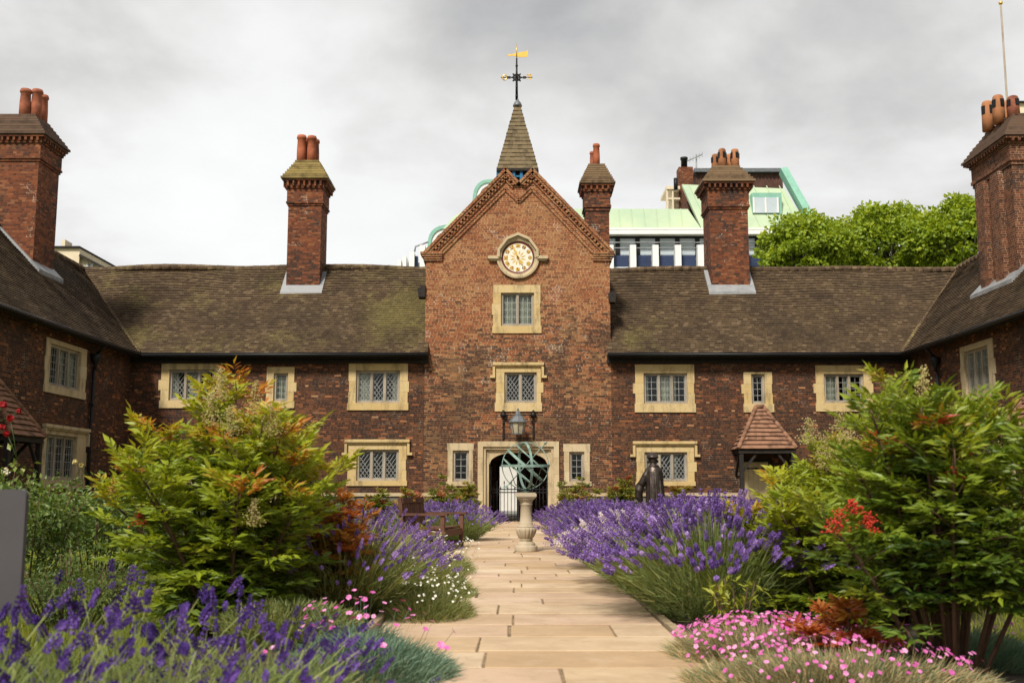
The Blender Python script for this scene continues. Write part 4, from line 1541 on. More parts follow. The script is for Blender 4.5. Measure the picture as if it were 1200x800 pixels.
c_ = V((vx-14*u_, wy, zc))
lt.tube([c_+V((2.6*u_*math.cos(2*PI*j/16), 0, 3.2*u_*math.sin(2*PI*j/16))) for j in range(17)], .022, 5)
c_ = V((vx+14.5*u_, wy, zc))
for dx in (-1.7, 1.7):
    lt.bar(c_+V((dx*u_, 0, -2.6*u_)), c_+V((dx*u_, 0, 3.2*u_)), .045, .03, up=(0, 1, 0))
lt.bar(c_+V((-2.8*u_, 0, 3.2*u_)), c_+V((2.8*u_, 0, 3.2*u_)), .03, .045)
lt.build('direction_letter', M['gold'], wv)
vm_ = MB()
zv = at(605, 64, wy).z
outl = [(-11, -1.2), (-8.5, .8), (-6.5, -.4), (-3, 1.2), (2, 2.0), (6, 3.2), (10, 3.6), (13.5, 5.4), (12.6, 2.2), (13.6, .2), (12.2, -1.4), (13.6, -3.2), (8, -3.4), (3, -3.6), (-2, -2.4), (-6, -1.6), (-8.5, -3.0)]
poly = [V((vx+x*u_, wy-.012, zv+z*u_*.95)) for x, z in outl]
top = poly[:9]
vm_.prism(poly, (0, .024, 0))
vm_.tube([(vx, wy, zv-.1), (vx, wy, zv+.42)], [.03, .006], 6)
vm_.build('gilded_banner', M['gold'], wv)

# chimney of the gatehouse (behind the right slope)
yf = D+3.4
a, b_ = at(686.5, 260, yf).x, at(714, 260, yf).x
chimney(gh, a, b_, yf, .95, (169, 190.5, 217, 224, 238, 247, 292), 700,
        [(699, .3, .13, 169, 'red'), (694.5, .75, .11, 178, 'dark')], hoodm='chimney_tile', ov=.2)

# wall lantern over the doorway
lp = at(607, 495, D-.55)
la_ = thing('wall_lantern', 'black iron wall lantern hung between two upright brackets above the stone doorway', 'lantern', (lp.x, D, lp.z))
u_ = (at(617, 495, D-.55).x-lp.x)/10
bk = MB()
for px_ in (590, 625):
    x_ = at(px_, 500, D).x
    za, zb = at(px_, 514, D).z, at(px_, 487, D).z
    bk.box((x_-.03, D-.05, za), (x_+.03, D-.006, zb))
    bk.lathe((x_, D-.06, zb-.06), [(.02, 0), (.10, .05), (.11, .1), (.03, .17), (.05, .2), (.01, .25)], 8)
    bk.tube([(x_, D-.05, zb-.02), (lerp(x_, lp.x, .3), D-.3, zb+.02), (lerp(x_, lp.x, .88), D-.53, zb-.03)], .016, 6)
    bk.tube([(x_, D-.05, zb-.3), (lerp(x_, lp.x, .2), D-.2, zb-.12), (lerp(x_, lp.x, .3), D-.3, zb+.02)], .012, 6)
bk.build('bracket', M['black'], la_)
lm = MB()
zz0 = at(607, 495, D-.55).z
lm.lathe((lp.x, D-.55, zz0), [(.30, -.005), (.315, .01), (.29, .03), (.17, .19), (.12, .22), (.115, .27), (.09, .29), (.07, .36), (.03, .39), (.035, .43), (.005, .47)], 8, smooth=False)
for k_ in range(8):
    a = k_*PI/4
    p0 = V((lp.x+.27*math.cos(a), D-.55+.27*math.sin(a), zz0)); p1 = V((lp.x+.185*math.cos(a), D-.55+.185*math.sin(a), zz0-.36))
    lm.bar(p0, p1, .018, .018)
lm.lathe((lp.x, D-.55, zz0-.39), [(.10, 0), (.195, .015), (.195, .035), (.1, .04)], 8, smooth=False)
lm.build('lantern_cap', M['lead_dark'], la_)
lg = MB()
lg.lathe((lp.x, D-.55, zz0-.35), [(.175, 0), (.255, .345)], 8, smooth=False)
lg.build('lantern_glass', M['lamp_glass'], la_)

# ------------------------------------------------------------------ buildings beyond the almshouse
def at_plane(px, py, p0, n):
    d = at_dir(px, py)
    p0, n = V(p0), V(n)
    return C0+d*((p0-C0).dot(n)/d.dot(n))


YO = 78.0
of = thing('office_building', 'white modern office block with sloping green copper roof behind the right hand roofs', 'office block', (at(850, 300, YO).x, YO, 0))
A = lambda px, py, d=0: at(px, py, YO+d)
xa, xb = A(560, 300).x, A(960, 300).x
zr0, zgl, zpb, zpw = A(800, 269).z, A(800, 274).z, A(800, 298).z, A(800, 311).z
w1 = MB()
w1.box((xa, YO+.6, 0), (xb, YO+16, zr0))
w1.build('wall', M['conc'], of)
gl = MB()
n = 17
px0 = 560
for i in range(n):
    u0, u1 = lerp(xa, xb, i/n), lerp(xa, xb, (i+1)/n)
    gl.box((u0+.12, YO+.45, zpb), (u1-.12, YO+.59, zr0-.3), rng.random())
gl.build('upper_glazing', M['office_glass'], of)
mu = MB()
for i in range(n+1):
    u0 = lerp(xa, xb, i/n)
    mu.box((u0-.17, YO+.35, zpb), (u0+.17, YO+.598, zr0-.3))
mu.box((xa, YO+.34, zgl-.25), (xb, YO+.597, zgl+.25))
mu.build('mullion', M['black'], of)
wp = MB()
fin_px = [741.5+26.3*k for k in range(-7, 9)]
xs = [A(p, 300).x for p in fin_px]
for x0_, x1_ in zip(xs[:-1], xs[1:]):
    na = MB(); na.box((x0_+.3, YO+.30, zpw), (x1_-.3, YO+.598, zpb-.02), rng.random()); na.build('navy_panel', M['navy'], of)
    wp.box((x0_+.3, YO+.32, A(800, 321).z), (x1_-.3, YO+.598, zpw-.03), rng.random())
wp.build('lower_glazing', M['office_glass'], of)
for x0_ in xs:
    fb = MB()
    fb.box((x0_-.22, YO-.35, 0), (x0_+.22, YO+.58, A(800, 288).z))
    fb.prism([V((x0_-.22, YO-.35, A(800, 288).z)), V((x0_-.22, YO+.58, A(800, 288).z)), V((x0_-.22, YO+.58, A(800, 285).z))], (.44, 0, 0))
    fb.build('fin', M['conc'], of)
rl = MB()
for pz in (284, 290.5):
    rl.tube([(xa, YO+.05, A(800, pz).z), (xb, YO+.05, A(800, pz).z)], .05, 5)
rl.build('balcony_rail', M['lead'], of)
ro = MB()
pn = V((0, -1, .55)).normalized(); pp = A(800, 269, -.3)
ev = MB()
ev.box((xa, YO-.35, zr0-.10), (xb, YO+.6, zr0+.05)); ev.box((xa, YO-.33, zr0-.42), (xb, YO+.5, zr0-.101))
ev.build('eaves_fascia', M['conc'], of)
q = lambda px, py: at_plane(px, py, pp, pn)
ro.prism([q(560, 268.5), q(822, 268.5), q(806, 245), q(560, 244)], pn*-.25)
ro.build('roof', M['copper'], of)
rh = MB()
rh.prism([q(822.5, 268.5), q(948, 268.5), q(919, 221), q(799, 216)], pn*-.25)
high = rh.build('mansard_roof', M['copper'], of)
sm = MB()
for i in range(26):
    px_ = 566+i*14.6
    if px_ < 804:
        sm.bar(q(px_, 268)+pn*.02, q(px_-2, 245)+pn*.02, .06, .06, pn)
for i in range(8):
    pb_ = 832+i*15
    pt_ = lerp(799, 919, (i+.6)/8)
    sm.bar(q(pb_, 268)+pn*.02, q(pt_, 218)+pn*.02, .06, .06, pn)
sm.build('standing_seam', M['copper'], of)
vg = MB()
a, b_ = q(917, 201), q(948, 257)
vg.bar(a+V((0, -.2, 0)), b_+V((0, -.2, 0)), .55, .7, pn)
vg.build('verge', M['copper_trim'], high)
bc = MB()
a, b_ = A(816, 221, 4), A(917, 203, 4)
bc.box((a.x, YO+4, a.z-2), (b_.x, YO+12, b_.z))
for i in range(24):
    u = lerp(a.x, b_.x, i/24)
    bc.box((u, YO+3.94, a.z-2), (u+.09, YO+3.99, b_.z-.35))
bc.build('penthouse', M['brown_clad'], of)
pt = MB()
pt.box((a.x-.2, YO+3.6, b_.z+.001), (b_.x+.2, YO+12.2, b_.z+.3))
for px_ in (893, 884):
    c = A(px_, 203, 4.6); pt.box((c.x-.4, YO+4.6, c.z), (c.x+.4, YO+5.4, c.z+.4))
pt.build('penthouse_roof', M['lead_dark'], of)
kb = MB()
a, b_ = A(796, 225, 3), A(812, 195.5, 3)
kb.box((a.x, YO+3, a.z-3), (b_.x, YO+4.2, b_.z))
kc = kb.build('brick_stack', M['brick_chimney'], of)
kf = MB(); kf.lathe((A(803, 195, 3).x, YO+3.5, b_.z), [(.25, 0), (.25, .7), (.3, .72), (.3, .9)], 10)
kf.tube([(A(791.5, 200, 2.5).x, YO+2.5, A(791.5, 222, 2.5).z), (A(791.5, 200, 2.5).x, YO+2.5, A(791.5, 209, 2.5).z)], .16, 8)
kf.build('flue', M['black'], kc)
cs = MB()
a, b_ = A(790, 246, 3.4), A(801, 222, 3.4)
cs.box((a.x, YO+3.4, a.z-1.5), (b_.x, YO+7, b_.z))
c0, c1 = A(781, 218, 2.5), A(797, 221.5, 2.5)
cs.box((c0.x, YO+2.5, c1.z), (c1.x, YO+6, c0.z))
for px_ in (782, 788.5):
    c0, c1 = A(px_-1.2, 220, 2.6), A(px_+1.2, 247, 2.6)
    cs.box((c0.x, YO+2.6, c1.z), (c1.x, YO+3.0, c0.z))
c0, c1 = A(781, 231.5, 2.6), A(797, 233.5, 2.6)
cs.box((c0.x, YO+2.62, c1.z), (c1.x, YO+2.98, c0.z))
cs.build('stair_tower', M['render_cream'], of)
dk_ = MB()
dk_.prism([A(799.5, 224, 2), A(808.5, 246, 2), A(801, 246, 2)], (0, .4, 0))
dk_.build('roof_gable_end', M['brown_clad'], of)
# dormer
do = MB()
a, b_ = A(880, 253, 1.0), A(913.5, 228.5, 1.0)
do.box((a.x, YO+.4, a.z), (b_.x, YO+5, b_.z))
dob = do.build('dormer', M['copper_trim'], of)
dg = MB()
a, b_ = A(882.5, 249.5, .35), A(911, 231.5, .35)
dg.box((a.x, YO+.33, a.z), (b_.x, YO+.39, b_.z))
dg.build('pane', M['office_glass'], dob)
dm_ = MB()
for f in (0, .48, .97):
    u = lerp(a.x, b_.x, f); dm_.box((u, YO+.27, a.z), (u+.12, YO+.325, b_.z))
dm_.build('window_frame', M['conc'], dob)

# left end of the office block: white fins stepping away and curved copper roofs
lw = MB(); ln = MB(); 
steps = [(466, 304), (472, 300), (479.5, 295.5), (492, 287)]
yy = 0
for i, (px_, pt_) in enumerate(steps):
    c = A(px_, pt_, -2+i*.0)
    c2 = A(px_+(4 if i < 2 else 6), pt_, -2)
    fb = MB(); fb.box((c.x, YO-2, 0), (c2.x, YO+.5, c.z)); fb.build('fin', M['conc'], of)
c, c2 = A(470, 306, -1.5), A(506, 300, -1.5)
lw.box((c.x, YO-1.0, 0), (c2.x, YO+12, c.z))
lw.build('side_wall', M['conc'], of)
for (p0, p1, t0, t1) in ((473, 476, 307, 316), (484, 489.5, 300, 314)):
    a, b_ = A(p0, t1, -1.6), A(p1, t0, -1.6)
    ln.box((a.x, YO-1.6, a.z), (b_.x, YO-1.05, b_.z))
ln.build('navy_window', M['navy'], of)
for (pl_, pr_, pb_, pt_, dY) in ((501, 560, 289, 263, 1.0), (553.5, 600, 240, 210, 6.0)):
    a, b_ = A(pl_, pb_, dY), A(pr_, pb_, dY)
    zt_ = A(pl_, pt_, dY).z
    pts_o, pts_i = [], []
    for k_ in range(15):
        an = PI-PI*k_/14
        cx_, rx = (a.x+b_.x)/2, (b_.x-a.x)/2
        sup = lambda v: math.copysign(abs(v)**.72, v)
        pts_o.append((cx_+rx*sup(math.cos(an)), a.z+(zt_-a.z)*sup(math.sin(an))))
        pts_i.append((cx_+(rx-.5)*sup(math.cos(an)), a.z+(zt_-a.z-.5)*sup(math.sin(an))))
    br = MB(); bi = MB(); bw = MB()
    pts_m = [((o[0]+i_[0])/2, (o[1]+i_[1])/2) for o, i_ in zip(pts_o, pts_i)]
    for k_ in range(14):
        o0, o1, i0_, i1_ = pts_o[k_], pts_o[k_+1], pts_m[k_], pts_m[k_+1]
        br.prism([V((o0[0], YO+dY, o0[1])), V((o1[0], YO+dY, o1[1])), V((i1_[0], YO+dY, i1_[1])), V((i0_[0], YO+dY, i0_[1]))], (0, 9, 0))
        j0, j1 = pts_i[k_], pts_i[k_+1]
        bi.prism([V((i0_[0], YO+dY+.1, i0_[1])), V((i1_[0], YO+dY+.1, i1_[1])), V((j1[0], YO+dY+.1, j1[1])), V((j0[0], YO+dY+.1, j0[1]))], (0, 8, 0))
    vb = br.build('barrel_roof', M['copper_trim'], of)
    bi.build('barrel_trim', M['conc'], vb)
    bw.prism([V((p[0], YO+dY+.9, p[1])) for p in pts_i], (0, 7, 0))
    bw.build('barrel_end', M['brown_clad'], vb)
cu_ = MB()
cu_.prism([q(519, 268), q(600, 268), q(600, 244), q(545, 246), q(531, 254)], (0, .4, 0))
cu_.build('curved_roof', M['copper'], of)
rr_ = MB()
c = A(487, 289, -1); 
rr_.tube([A(486, 295, -1), A(487, 289, -1), A(494, 286.5, -1), A(502, 283.5, -1)], .07, 5)
rr_.build('handrail', M['lead'], of)

tv = at(816, 222, YO+6)
aer = thing('tv_aerial', 'thin grey television aerial on the roof of the office block', 'aerial', tuple(tv))
am = MB()
tp = at(816, 181, YO+6)
am.tube([tv, tp], .06, 6)
l0, l1 = at(805, 189, YO+6), at(823, 181, YO+6)
am.tube([l0, l1], .045, 5)
for i in range(6):
    p = l0.lerp(l1, i/5)
    am.tube([p-V((.1, .5, .35)), p+V((.1, .5, .35))], .03, 4)
am.build('antenna', M['lead'], aer)

# cream house behind the left range
YH = 60.0
h = thing('cream_house', 'cream rendered house top peeping over the left roof corner', 'house', (at(90, 300, YH).x, YH, 0))
B = lambda px, py, d=0: at(px, py, YH+d)
hb = MB()
hb.box((B(58, 300).x, YH, 0), (B(93, 300).x, YH+8, B(93, 291).z))
hb.prism([V((B(93, 300).x+.002, YH+.3, 0)), V((B(121, 300).x, YH+.3, 0)), V((B(121, 300).x, YH+.3, B(121, 314).z)), V((B(93, 300).x+.002, YH+.3, B(93, 300).z))], (0, 7, 0))
hb.box((B(62.5, 300).x, YH+1, B(62, 292).z), (B(66.5, 300).x, YH+2, B(65, 276).z))
hb.build('wall', M['render_cream'], h)
hc = MB()
hc.box((B(57.5, 300).x, YH-.15, B(93, 291).z+.002), (B(93.8, 300).x, YH+8.1, B(93, 288.8).z))
hc.bar(V((B(93.5, 300).x, YH+3.6, B(93, 299).z)), V((B(122, 300).x, YH+3.6, B(122, 313.6).z)), 7.4, .14)
hc.build('roof_coping', M['soffit'], h)
hw_ = MB()
for p in (100, 106):
    a, b_ = B(p, 316, .2), B(p+3.5, 309, .2); hw_.box((a.x, YH+.2, a.z-1), (b_.x, YH+.295, b_.z))
hw_.build('window', M['office_glass'], h)

# pale flat topped building with the flagpole
YF = 62.0
Fp = lambda px, py, d=0: at(px, py, YF+d)
fbk = thing('pale_building', 'pale flat roofed building just visible behind the far right chimney', 'building', (Fp(1215, 200).x, YF, 0))
fm = MB()
fm.box((Fp(1194, 200).x, YF, 0), (Fp(1330, 200).x, YF+1.6, Fp(1190, 131).z))
fm.box((Fp(1195, 200).x, YF+.3, Fp(1190, 131).z+.001), (Fp(1330, 200).x, YF+1.4, Fp(1195, 119).z))
fm.build('wall', M['render_cream'], fbk)
fm = MB()
fm.box((Fp(1194.5, 200).x, YF+.1, Fp(1195, 119).z+.001), (Fp(1331, 200).x, YF+1.6, Fp(1195, 117.5).z))
fm.build('roof_edge', M['soffit'], fbk)
p = Fp(1181, 131, 2)
fl = thing('flagpole', 'tall thin white flagpole rising behind the far right chimney', 'flagpole', (p.x, YF+2, 0))
fm = MB()
tp = Fp(1180.5, 6, 2)
fm.tube([(p.x, YF+2, 0), (p.x, YF+2, tp.z)], [.10, .06], 8)
fm.build('pole', M['stone_grey'], fl)
fm = MB(); fm.lathe((p.x, YF+2, tp.z), [(.06, 0), (.13, .08), (.13, .18), (.05, .27)], 10)
fm.build('finial', M['gold'], fl)

# white building across the street seen through the gateway
YG = 52.0
st = thing('street_building', 'white rendered building across the street seen through the open gateway', 'building', (0, YG, 0))
sm = MB()
sm.box((-9, YG, 0), (9, YG+4, 6.2))
sm.build('wall', M['white_wall'], st)
sm = MB()
for x0_ in (-5, -2.4, .55, 2.9):
    sm.box((x0_, YG-.05, .3), (x0_+.8, YG-.002, 2.5))
sm.build('shop_window', M['office_glass'], st)
rd = MB(); rd.quad((-40, YB+1.2, -.012), (40, YB+1.2, -.012), (40, YG-2, -.012), (-40, YG-2, -.012))
tag(rd.build('road', plain('asphalt', (.055, .055, .056), .9, 0, .25, 5)), kind='structure')
rd = MB(); rd.box((-40, YG-2, -.1), (40, YG, .10)); rd.box((-40, YB+.55, -.1), (40, YB+1.2, .10))
tag(rd.build('pavement', plain('pavement_stone', (.30, .29, .27), .9, 0, .2, 3)), kind='structure')


# ------------------------------------------------------------------ trees
def leaf_quad(mb, p, d, u, L, W, tint):
    """folded pointed leaf: p base, d direction, u up-ish"""
    s2 = d.cross(u)
    if s2.length < 1e-4: s2 = d.orthogonal()
    s2.normalize(); n = s2.cross(d)
    m1 = p+d*L*.42
    mb.mesh([p, m1+s2*W/2+n*W*.12, m1-n*W*.10, m1-s2*W/2+n*W*.12, p+d*L-n*L*.08], [(0, 2, 1), (0, 3, 2), (2, 4, 1), (3, 4, 2)], tint)


def rvec(r_):
    while True:
        q = V((r_.uniform(-1, 1), r_.uniform(-1, 1), r_.uniform(-1, 1)))
        if .05 < q.length < 1: return q.normalized()


def tree(px0, px1, ptop, pbot, Y, label, seed, nl=5200, ls=.34):
    r_ = random.Random(seed)
    c0, c1 = at((px0+px1)/2, ptop, Y), at((px0+px1)/2, pbot, Y)
    rx = (at(px1, ptop, Y).x-at(px0, ptop, Y).x)/2
    cx = c0.x; zt_ = c0.z; zb_ = c1.z
    t = thing('plane_tree', label, 'tree', (cx, Y, 0), 'leafy trees behind the right roof')
    tr = MB()
    top = V((cx, Y, lerp(zb_, zt_, .75)))
    tr.tube([(cx, Y, -.2), (cx+.1, Y, zb_*.4), (cx-.1, Y+.1, zb_*.8), top], [.42, .34, .25, .06], 9)
    cl = []
    for i in range(120):
        a = r_.uniform(0, 2*PI); e = r_.uniform(-.9, 1.06)
        rad = math.sqrt(max(.05, 1-e*e))*r_.uniform(.55, 1.0)
        zc_ = (zt_+zb_)/2; hz = (zt_-zb_)/2
        c = V((cx+rx*rad*math.cos(a)*.9, Y+rx*rad*math.sin(a)*.8, zc_+hz*e*r_.uniform(.75, .94)))
        cl.append((c, r_.uniform(.38, 1.1)*rx/4.2))
    for c, r2 in cl[::3]:
        s0 = V((cx, Y, lerp(zb_*.7, c.z, .4)))
        tr.tube([s0, s0.lerp(c, .5)+V((0, 0, -.2)), c], [.12, .08, .02], 5)
    tr.build('trunk', M['trunk'], t)
    cm = MB()
    for c, r2 in cl:
        n = int(nl/len(cl)*r_.uniform(.7, 1.3))
        for _ in range(n):
            v = rvec(r_); rr = r2*(r_.random()**.35)
            p = c+V((v.x*rr*1.25, v.y*rr*1.1, v.z*rr*.8))
            d = (v*.6+rvec(r_)*.8+V((0, 0, -.25))).normalized()
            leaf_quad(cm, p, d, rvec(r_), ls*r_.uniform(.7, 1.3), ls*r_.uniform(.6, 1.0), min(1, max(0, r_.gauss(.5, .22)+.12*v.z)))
    cm.build('crown', M['tree_leaf'], t)


tree(882, 1004, 252, 340, 58, 'bright green leafy tree immediately right of the office block', 1, 11000, .25)
tree(962, 1112, 244, 335, 60, 'broad bright green tree in the middle of the group behind the right roof', 2, 14000, .25)
tree(1058, 1180, 236, 325, 56, 'tallest bright green tree, just left of the far right chimney', 3, 12000, .25)

# ------------------------------------------------------------------ sundial
sp_ = ground(616.5, 648)
sx0, sy0 = sp_.x, sp_.y
SU = (at(626.5, 600, sy0).x-at(616.5, 600, sy0).x)/10
zpx = lambda py: at(616.5, py, sy0).z
su = thing('armillary_sundial', 'green bronze armillary sphere sundial on a carved stone baluster pedestal standing on the path', 'sundial', (sx0, sy0, .03))
pd = MB()
pd.lathe((sx0, sy0, .03), [(13.2*SU, 0), (13.4*SU, .02), (13.4*SU, .085), (12.8*SU, .11), (10.5*SU, .115), (11.0*SU, .135), (10.0*SU, .155), (8.0*SU, .175), (6.8*SU, .195), (8.0*SU, .205), (8.0*SU, .22), (7.0*SU, .225)], 40)
zu0, zu1 = .252, zpx(617.5)
fl = lambda a, i: 1-.075*abs(math.cos(a*8))**8 if 1 <= i <= 9 else 1
pr = []
for k_ in range(11):
    t = k_/10
    pr.append((lerp(7.0, 12.6, math.sin(min(1, t*1.08)*PI/2)**.8)*SU if t < .88 else lerp(12.5, 11.0, (t-.88)/.12)*SU, lerp(zu0, zu1, t)))
pd.lathe((sx0, sy0, 0), pr, 128, mod=lambda a, i: 1-.085*abs(math.cos(a*8))**6 if 0 < i < 10 else 1)
z1, z2 = zu1, zpx(592)
pd.lathe((sx0, sy0, 0), [(10.6*SU, z1+.001), (9.6*SU, z1+.025), (8.0*SU, z1+.05), (8.4*SU, z1+.07), (7.2*SU, z1+.085), (6.7*SU, lerp(z1, z2, .55)), (6.5*SU, z2), (7.4*SU, z2+.012), (7.6*SU, z2+.035), (7.0*SU, z2+.05), (8.2*SU, z2+.09), (10.6*SU, z2+.115)], 32)
zc0 = z2+.112
for e, h0, h1 in ((9.8, 0, .03), (11.4, .03, .05), (12.2, .05, .10), (11.0, .10, .118)):
    pd.box((sx0-e*SU, sy0-e*SU, zc0+h0), (sx0+e*SU, sy0+e*SU, zc0+h1-.001))
pd.build('pedestal', M['pedestal'], su)
ztop = zc0+.118
RA = 28.0*SU
ac = V((sx0-.01, sy0, ztop+RA+.05))
bs = MB()
bs.lathe((sx0, sy0, ztop), [(.12, 0), (.12, .015), (.05, .03), (.035, .07)], 16)
for k_ in range(4):
    a = PI/4+k_*PI/2
    pts = [V((sx0+.10*math.cos(a), sy0+.10*math.sin(a), ztop+.01)), V((sx0+.15*math.cos(a), sy0+.15*math.sin(a), ztop+.08)), ac+V((.26*math.cos(a), .26*math.sin(a), -RA*.78)), ac+V((RA*.98*math.cos(a), RA*.98*math.sin(a), 0))]
    if k_ in (2, 3): bs.tube(pts, .008, 5)
bs.build('cradle', M['verdigris_dark'], su)


def band(name, axis, rad, width, th, m_, shift=0.0, n=56):
    ax = V(axis).normalized()
    e1 = ax.orthogonal().normalized(); e2 = ax.cross(e1)
    mb = MB()
    c = ac+ax*shift
    for i in range(n):
        a0, a1 = 2*PI*i/n, 2*PI*(i+1)/n
        d0, d1 = e1*math.cos(a0)+e2*math.sin(a0), e1*math.cos(a1)+e2*math.sin(a1)
        h_ = ax*width/2
        o0, o1, i0_, i1_ = c+d0*rad, c+d1*rad, c+d0*(rad-th), c+d1*(rad-th)
        mb.quad(o0-h_, o1-h_, o1+h_, o0+h_, smooth=True); mb.quad(i1_-h_, i0_-h_, i0_+h_, i1_+h_, smooth=True)
        mb.quad(o0+h_, o1+h_, i1_+h_, i0_+h_); mb.quad(i0_-h_, i1_-h_, o1-h_, o0-h_)
    return mb.build(name, m_, su)


pol = V((math.cos(R(48)), -.035, math.sin(R(48)))).normalized()
band('meridian_ring', (.10, 1, .02), RA, .034, .014, M['verdigris'])
band('horizon_ring', (0, -.03, 1), RA*1.03, .042, .035, M['verdigris'])
band('vertical_ring', (1, .28, .05), RA*.985, .044, .012, M['verdigris'])
band('equatorial_ring', pol, RA*.965, .044, .012, M['verdigris'])
tr_ = math.sin(R(24))
band('tropic_ring', pol, RA*.965*math.cos(R(24)), .022, .010, M['verdigris'], RA*.965*tr_)
band('tropic_ring', pol, RA*.965*math.cos(R(24)), .022, .010, M['verdigris'], -RA*.965*tr_)
gn = MB()
gn.tube([ac-pol*RA*1.05, ac+pol*RA*1.22], .010, 6)
pe = ac+pol*RA*1.22
gn.tube([pe, pe+pol*.09], [.028, .001], 6)
sd2 = pol.cross(V((0, 1, 0))).normalized()
tl = ac-pol*RA*1.05
gn.prism([tl, tl-pol*.12+sd2*.05, tl-pol*.07, tl-pol*.12-sd2*.05], (0, .006, 0))
gn.build('gnomon_arrow', M['verdigris'], su)

# ------------------------------------------------------------------ statue
def skin_body(): pass


stp = at(767, 565, 21.5)
SX, SY = stp.x, stp.y
zt = at(767, 530, SY).z
stt = thing('statue', 'dark bronze statue of a robed figure in a flat hat, seen from behind', 'statue', (SX, SY, 0))
plm = MB()
plm.box((SX-.42, SY-.42, 0), (SX+.42, SY+.42, .10), .3); plm.box((SX-.36, SY-.36, .101), (SX+.36, SY+.36, zt-1.80), .6)
plm.build('plinth', M['stone_pale'], stt)
z0 = zt-1.81
bm_ = MB()
n = 72
# loft: (height fraction of 1.81, half width, half depth, x shift, y shift, fold amount)
rings = [(0.0, .235, .235, .02, -.02, .13), (.12, .228, .225, .02, -.02, .13), (.3, .205, .205, .015, -.02, .12), (.48, .185, .185, .01, -.015, .10), (.62, .175, .175, .005, -.01, .07),
         (.72, .170, .16, .0, -.005, .04), (.79, .162, .14, -.005, 0, .02), (.83, .138, .12, -.01, .01, .0), (.858, .092, .09, -.012, .02, 0), (.872, .066, .075, -.015, .035, 0),
         (.882, .062, .078, -.02, .045, 0), (.897, .076, .094, -.025, .055, 0), (.918, .082, .102, -.025, .06, 0), (.934, .084, .104, -.025, .06, 0), (.936, .112, .13, -.025, .06, 0),
         (.945, .122, .142, -.025, .06, 0), (.958, .114, .135, -.025, .06, 0), (.972, .10, .115, -.025, .06, 0), (.986, .08, .09, -.025, .06, 0), (1.0, .04, .05, -.025, .06, 0), (1.003, .01, .01, -.025, .06, 0)]
vs, fs = [], []
for i, (t, rx, ry, sx, sy, fo_) in enumerate(rings):
    for k_ in range(n):
        a = 2*PI*k_/n
        f = 1+fo_*(.55*math.sin(a*9+.6)+.35*math.sin(a*14+1.9+t*2)+.3*math.sin(a*5+t*3))
        vs.append(V((SX+sx+rx*f*math.cos(a), SY+sy+ry*f*math.sin(a), z0+1.81*t)))
for i in range(len(rings)-1):
    for k_ in range(n):
        fs.append((i*n+k_, i*n+(k_+1) % n, (i+1)*n+(k_+1) % n, (i+1)*n+k_))
fs.append(tuple(range(n))[::-1]); fs.append(tuple((len(rings)-1)*n+k_ for k_ in range(n)))
bm_.mesh(vs, fs, .2, True)
# left arm bent forward in a very wide hanging sleeve, right arm down in front
zz_ = lambda t: z0+1.81*t
bm_.tube([(SX-.10, SY+.0, zz_(.815)), (SX-.175, SY-.01, zz_(.745)), (SX-.245, SY+.02, zz_(.665)), (SX-.29, SY+.14, zz_(.62)), (SX-.27, SY+.28, zz_(.61))], [.065, .07, .075, .085, .08], 16, .3)
bm_.tube([(SX-.25, SY+.03, zz_(.67)), (SX-.305, SY+.05, zz_(.59)), (SX-.31, SY+.07, zz_(.515)), (SX-.265, SY+.08, zz_(.465)), (SX-.225, SY+.09, zz_(.44))], [.05, .085, .08, .05, .02], 16, .3)
bm_.tube([(SX+.09, SY+.0, zz_(.815)), (SX+.125, SY+.03, zz_(.72)), (SX+.125, SY+.12, zz_(.62)), (SX+.08, SY+.26, zz_(.59))], [.065, .065, .065, .06], 16, .3)
# hands meeting in front
bm_.tube([(SX-.26, SY+.28, zz_(.60)), (SX-.22, SY+.36, zz_(.60)), (SX-.19, SY+.40, zz_(.60))], [.045, .05, .03], 10, .3)
for k_ in range(4):
    bm_.tube([(SX-.22, SY+.39, zz_(.588)+k_*.02), (SX-.16, SY+.42, zz_(.588)+k_*.02), (SX-.13, SY+.40, zz_(.583)+k_*.02)], [.012, .011, .008], 6, .3)
bm_.tube([(SX+.10, SY+.26, zz_(.58)), (SX+.03, SY+.35, zz_(.575)), (SX-.04, SY+.39, zz_(.575))], [.045, .05, .03], 10, .3)
# cape fold down the middle of the back and collar
bm_.tube([(SX-.0, SY-.12, zz_(.82)), (SX-.0, SY-.175, zz_(.66)), (SX+.02, SY-.215, zz_(.4)), (SX+.03, SY-.26, zz_(.05))], [.015, .022, .028, .036], 8, .3)
bm_.tube([(SX+.08, SY-.10, zz_(.80)), (SX+.10, SY-.155, zz_(.62)), (SX+.13, SY-.19, zz_(.3)), (SX+.15, SY-.22, zz_(.03))], [.015, .026, .03, .04], 8, .3)
bm_.tube([(SX-.09, SY-.10, zz_(.80)), (SX-.09, SY-.155, zz_(.62)), (SX-.10, SY-.19, zz_(.3)), (SX-.10, SY-.22, zz_(.03))], [.015, .026, .03, .04], 8, .3)
bm_.tube([(SX-.12, SY+.02, zz_(.83)), (SX-.07, SY-.07, zz_(.85)), (SX-.01, SY-.085, zz_(.852)), (SX+.06, SY-.07, zz_(.85)), (SX+.10, SY+.02, zz_(.83))], [.02, .026, .028, .026, .02], 8, .3)
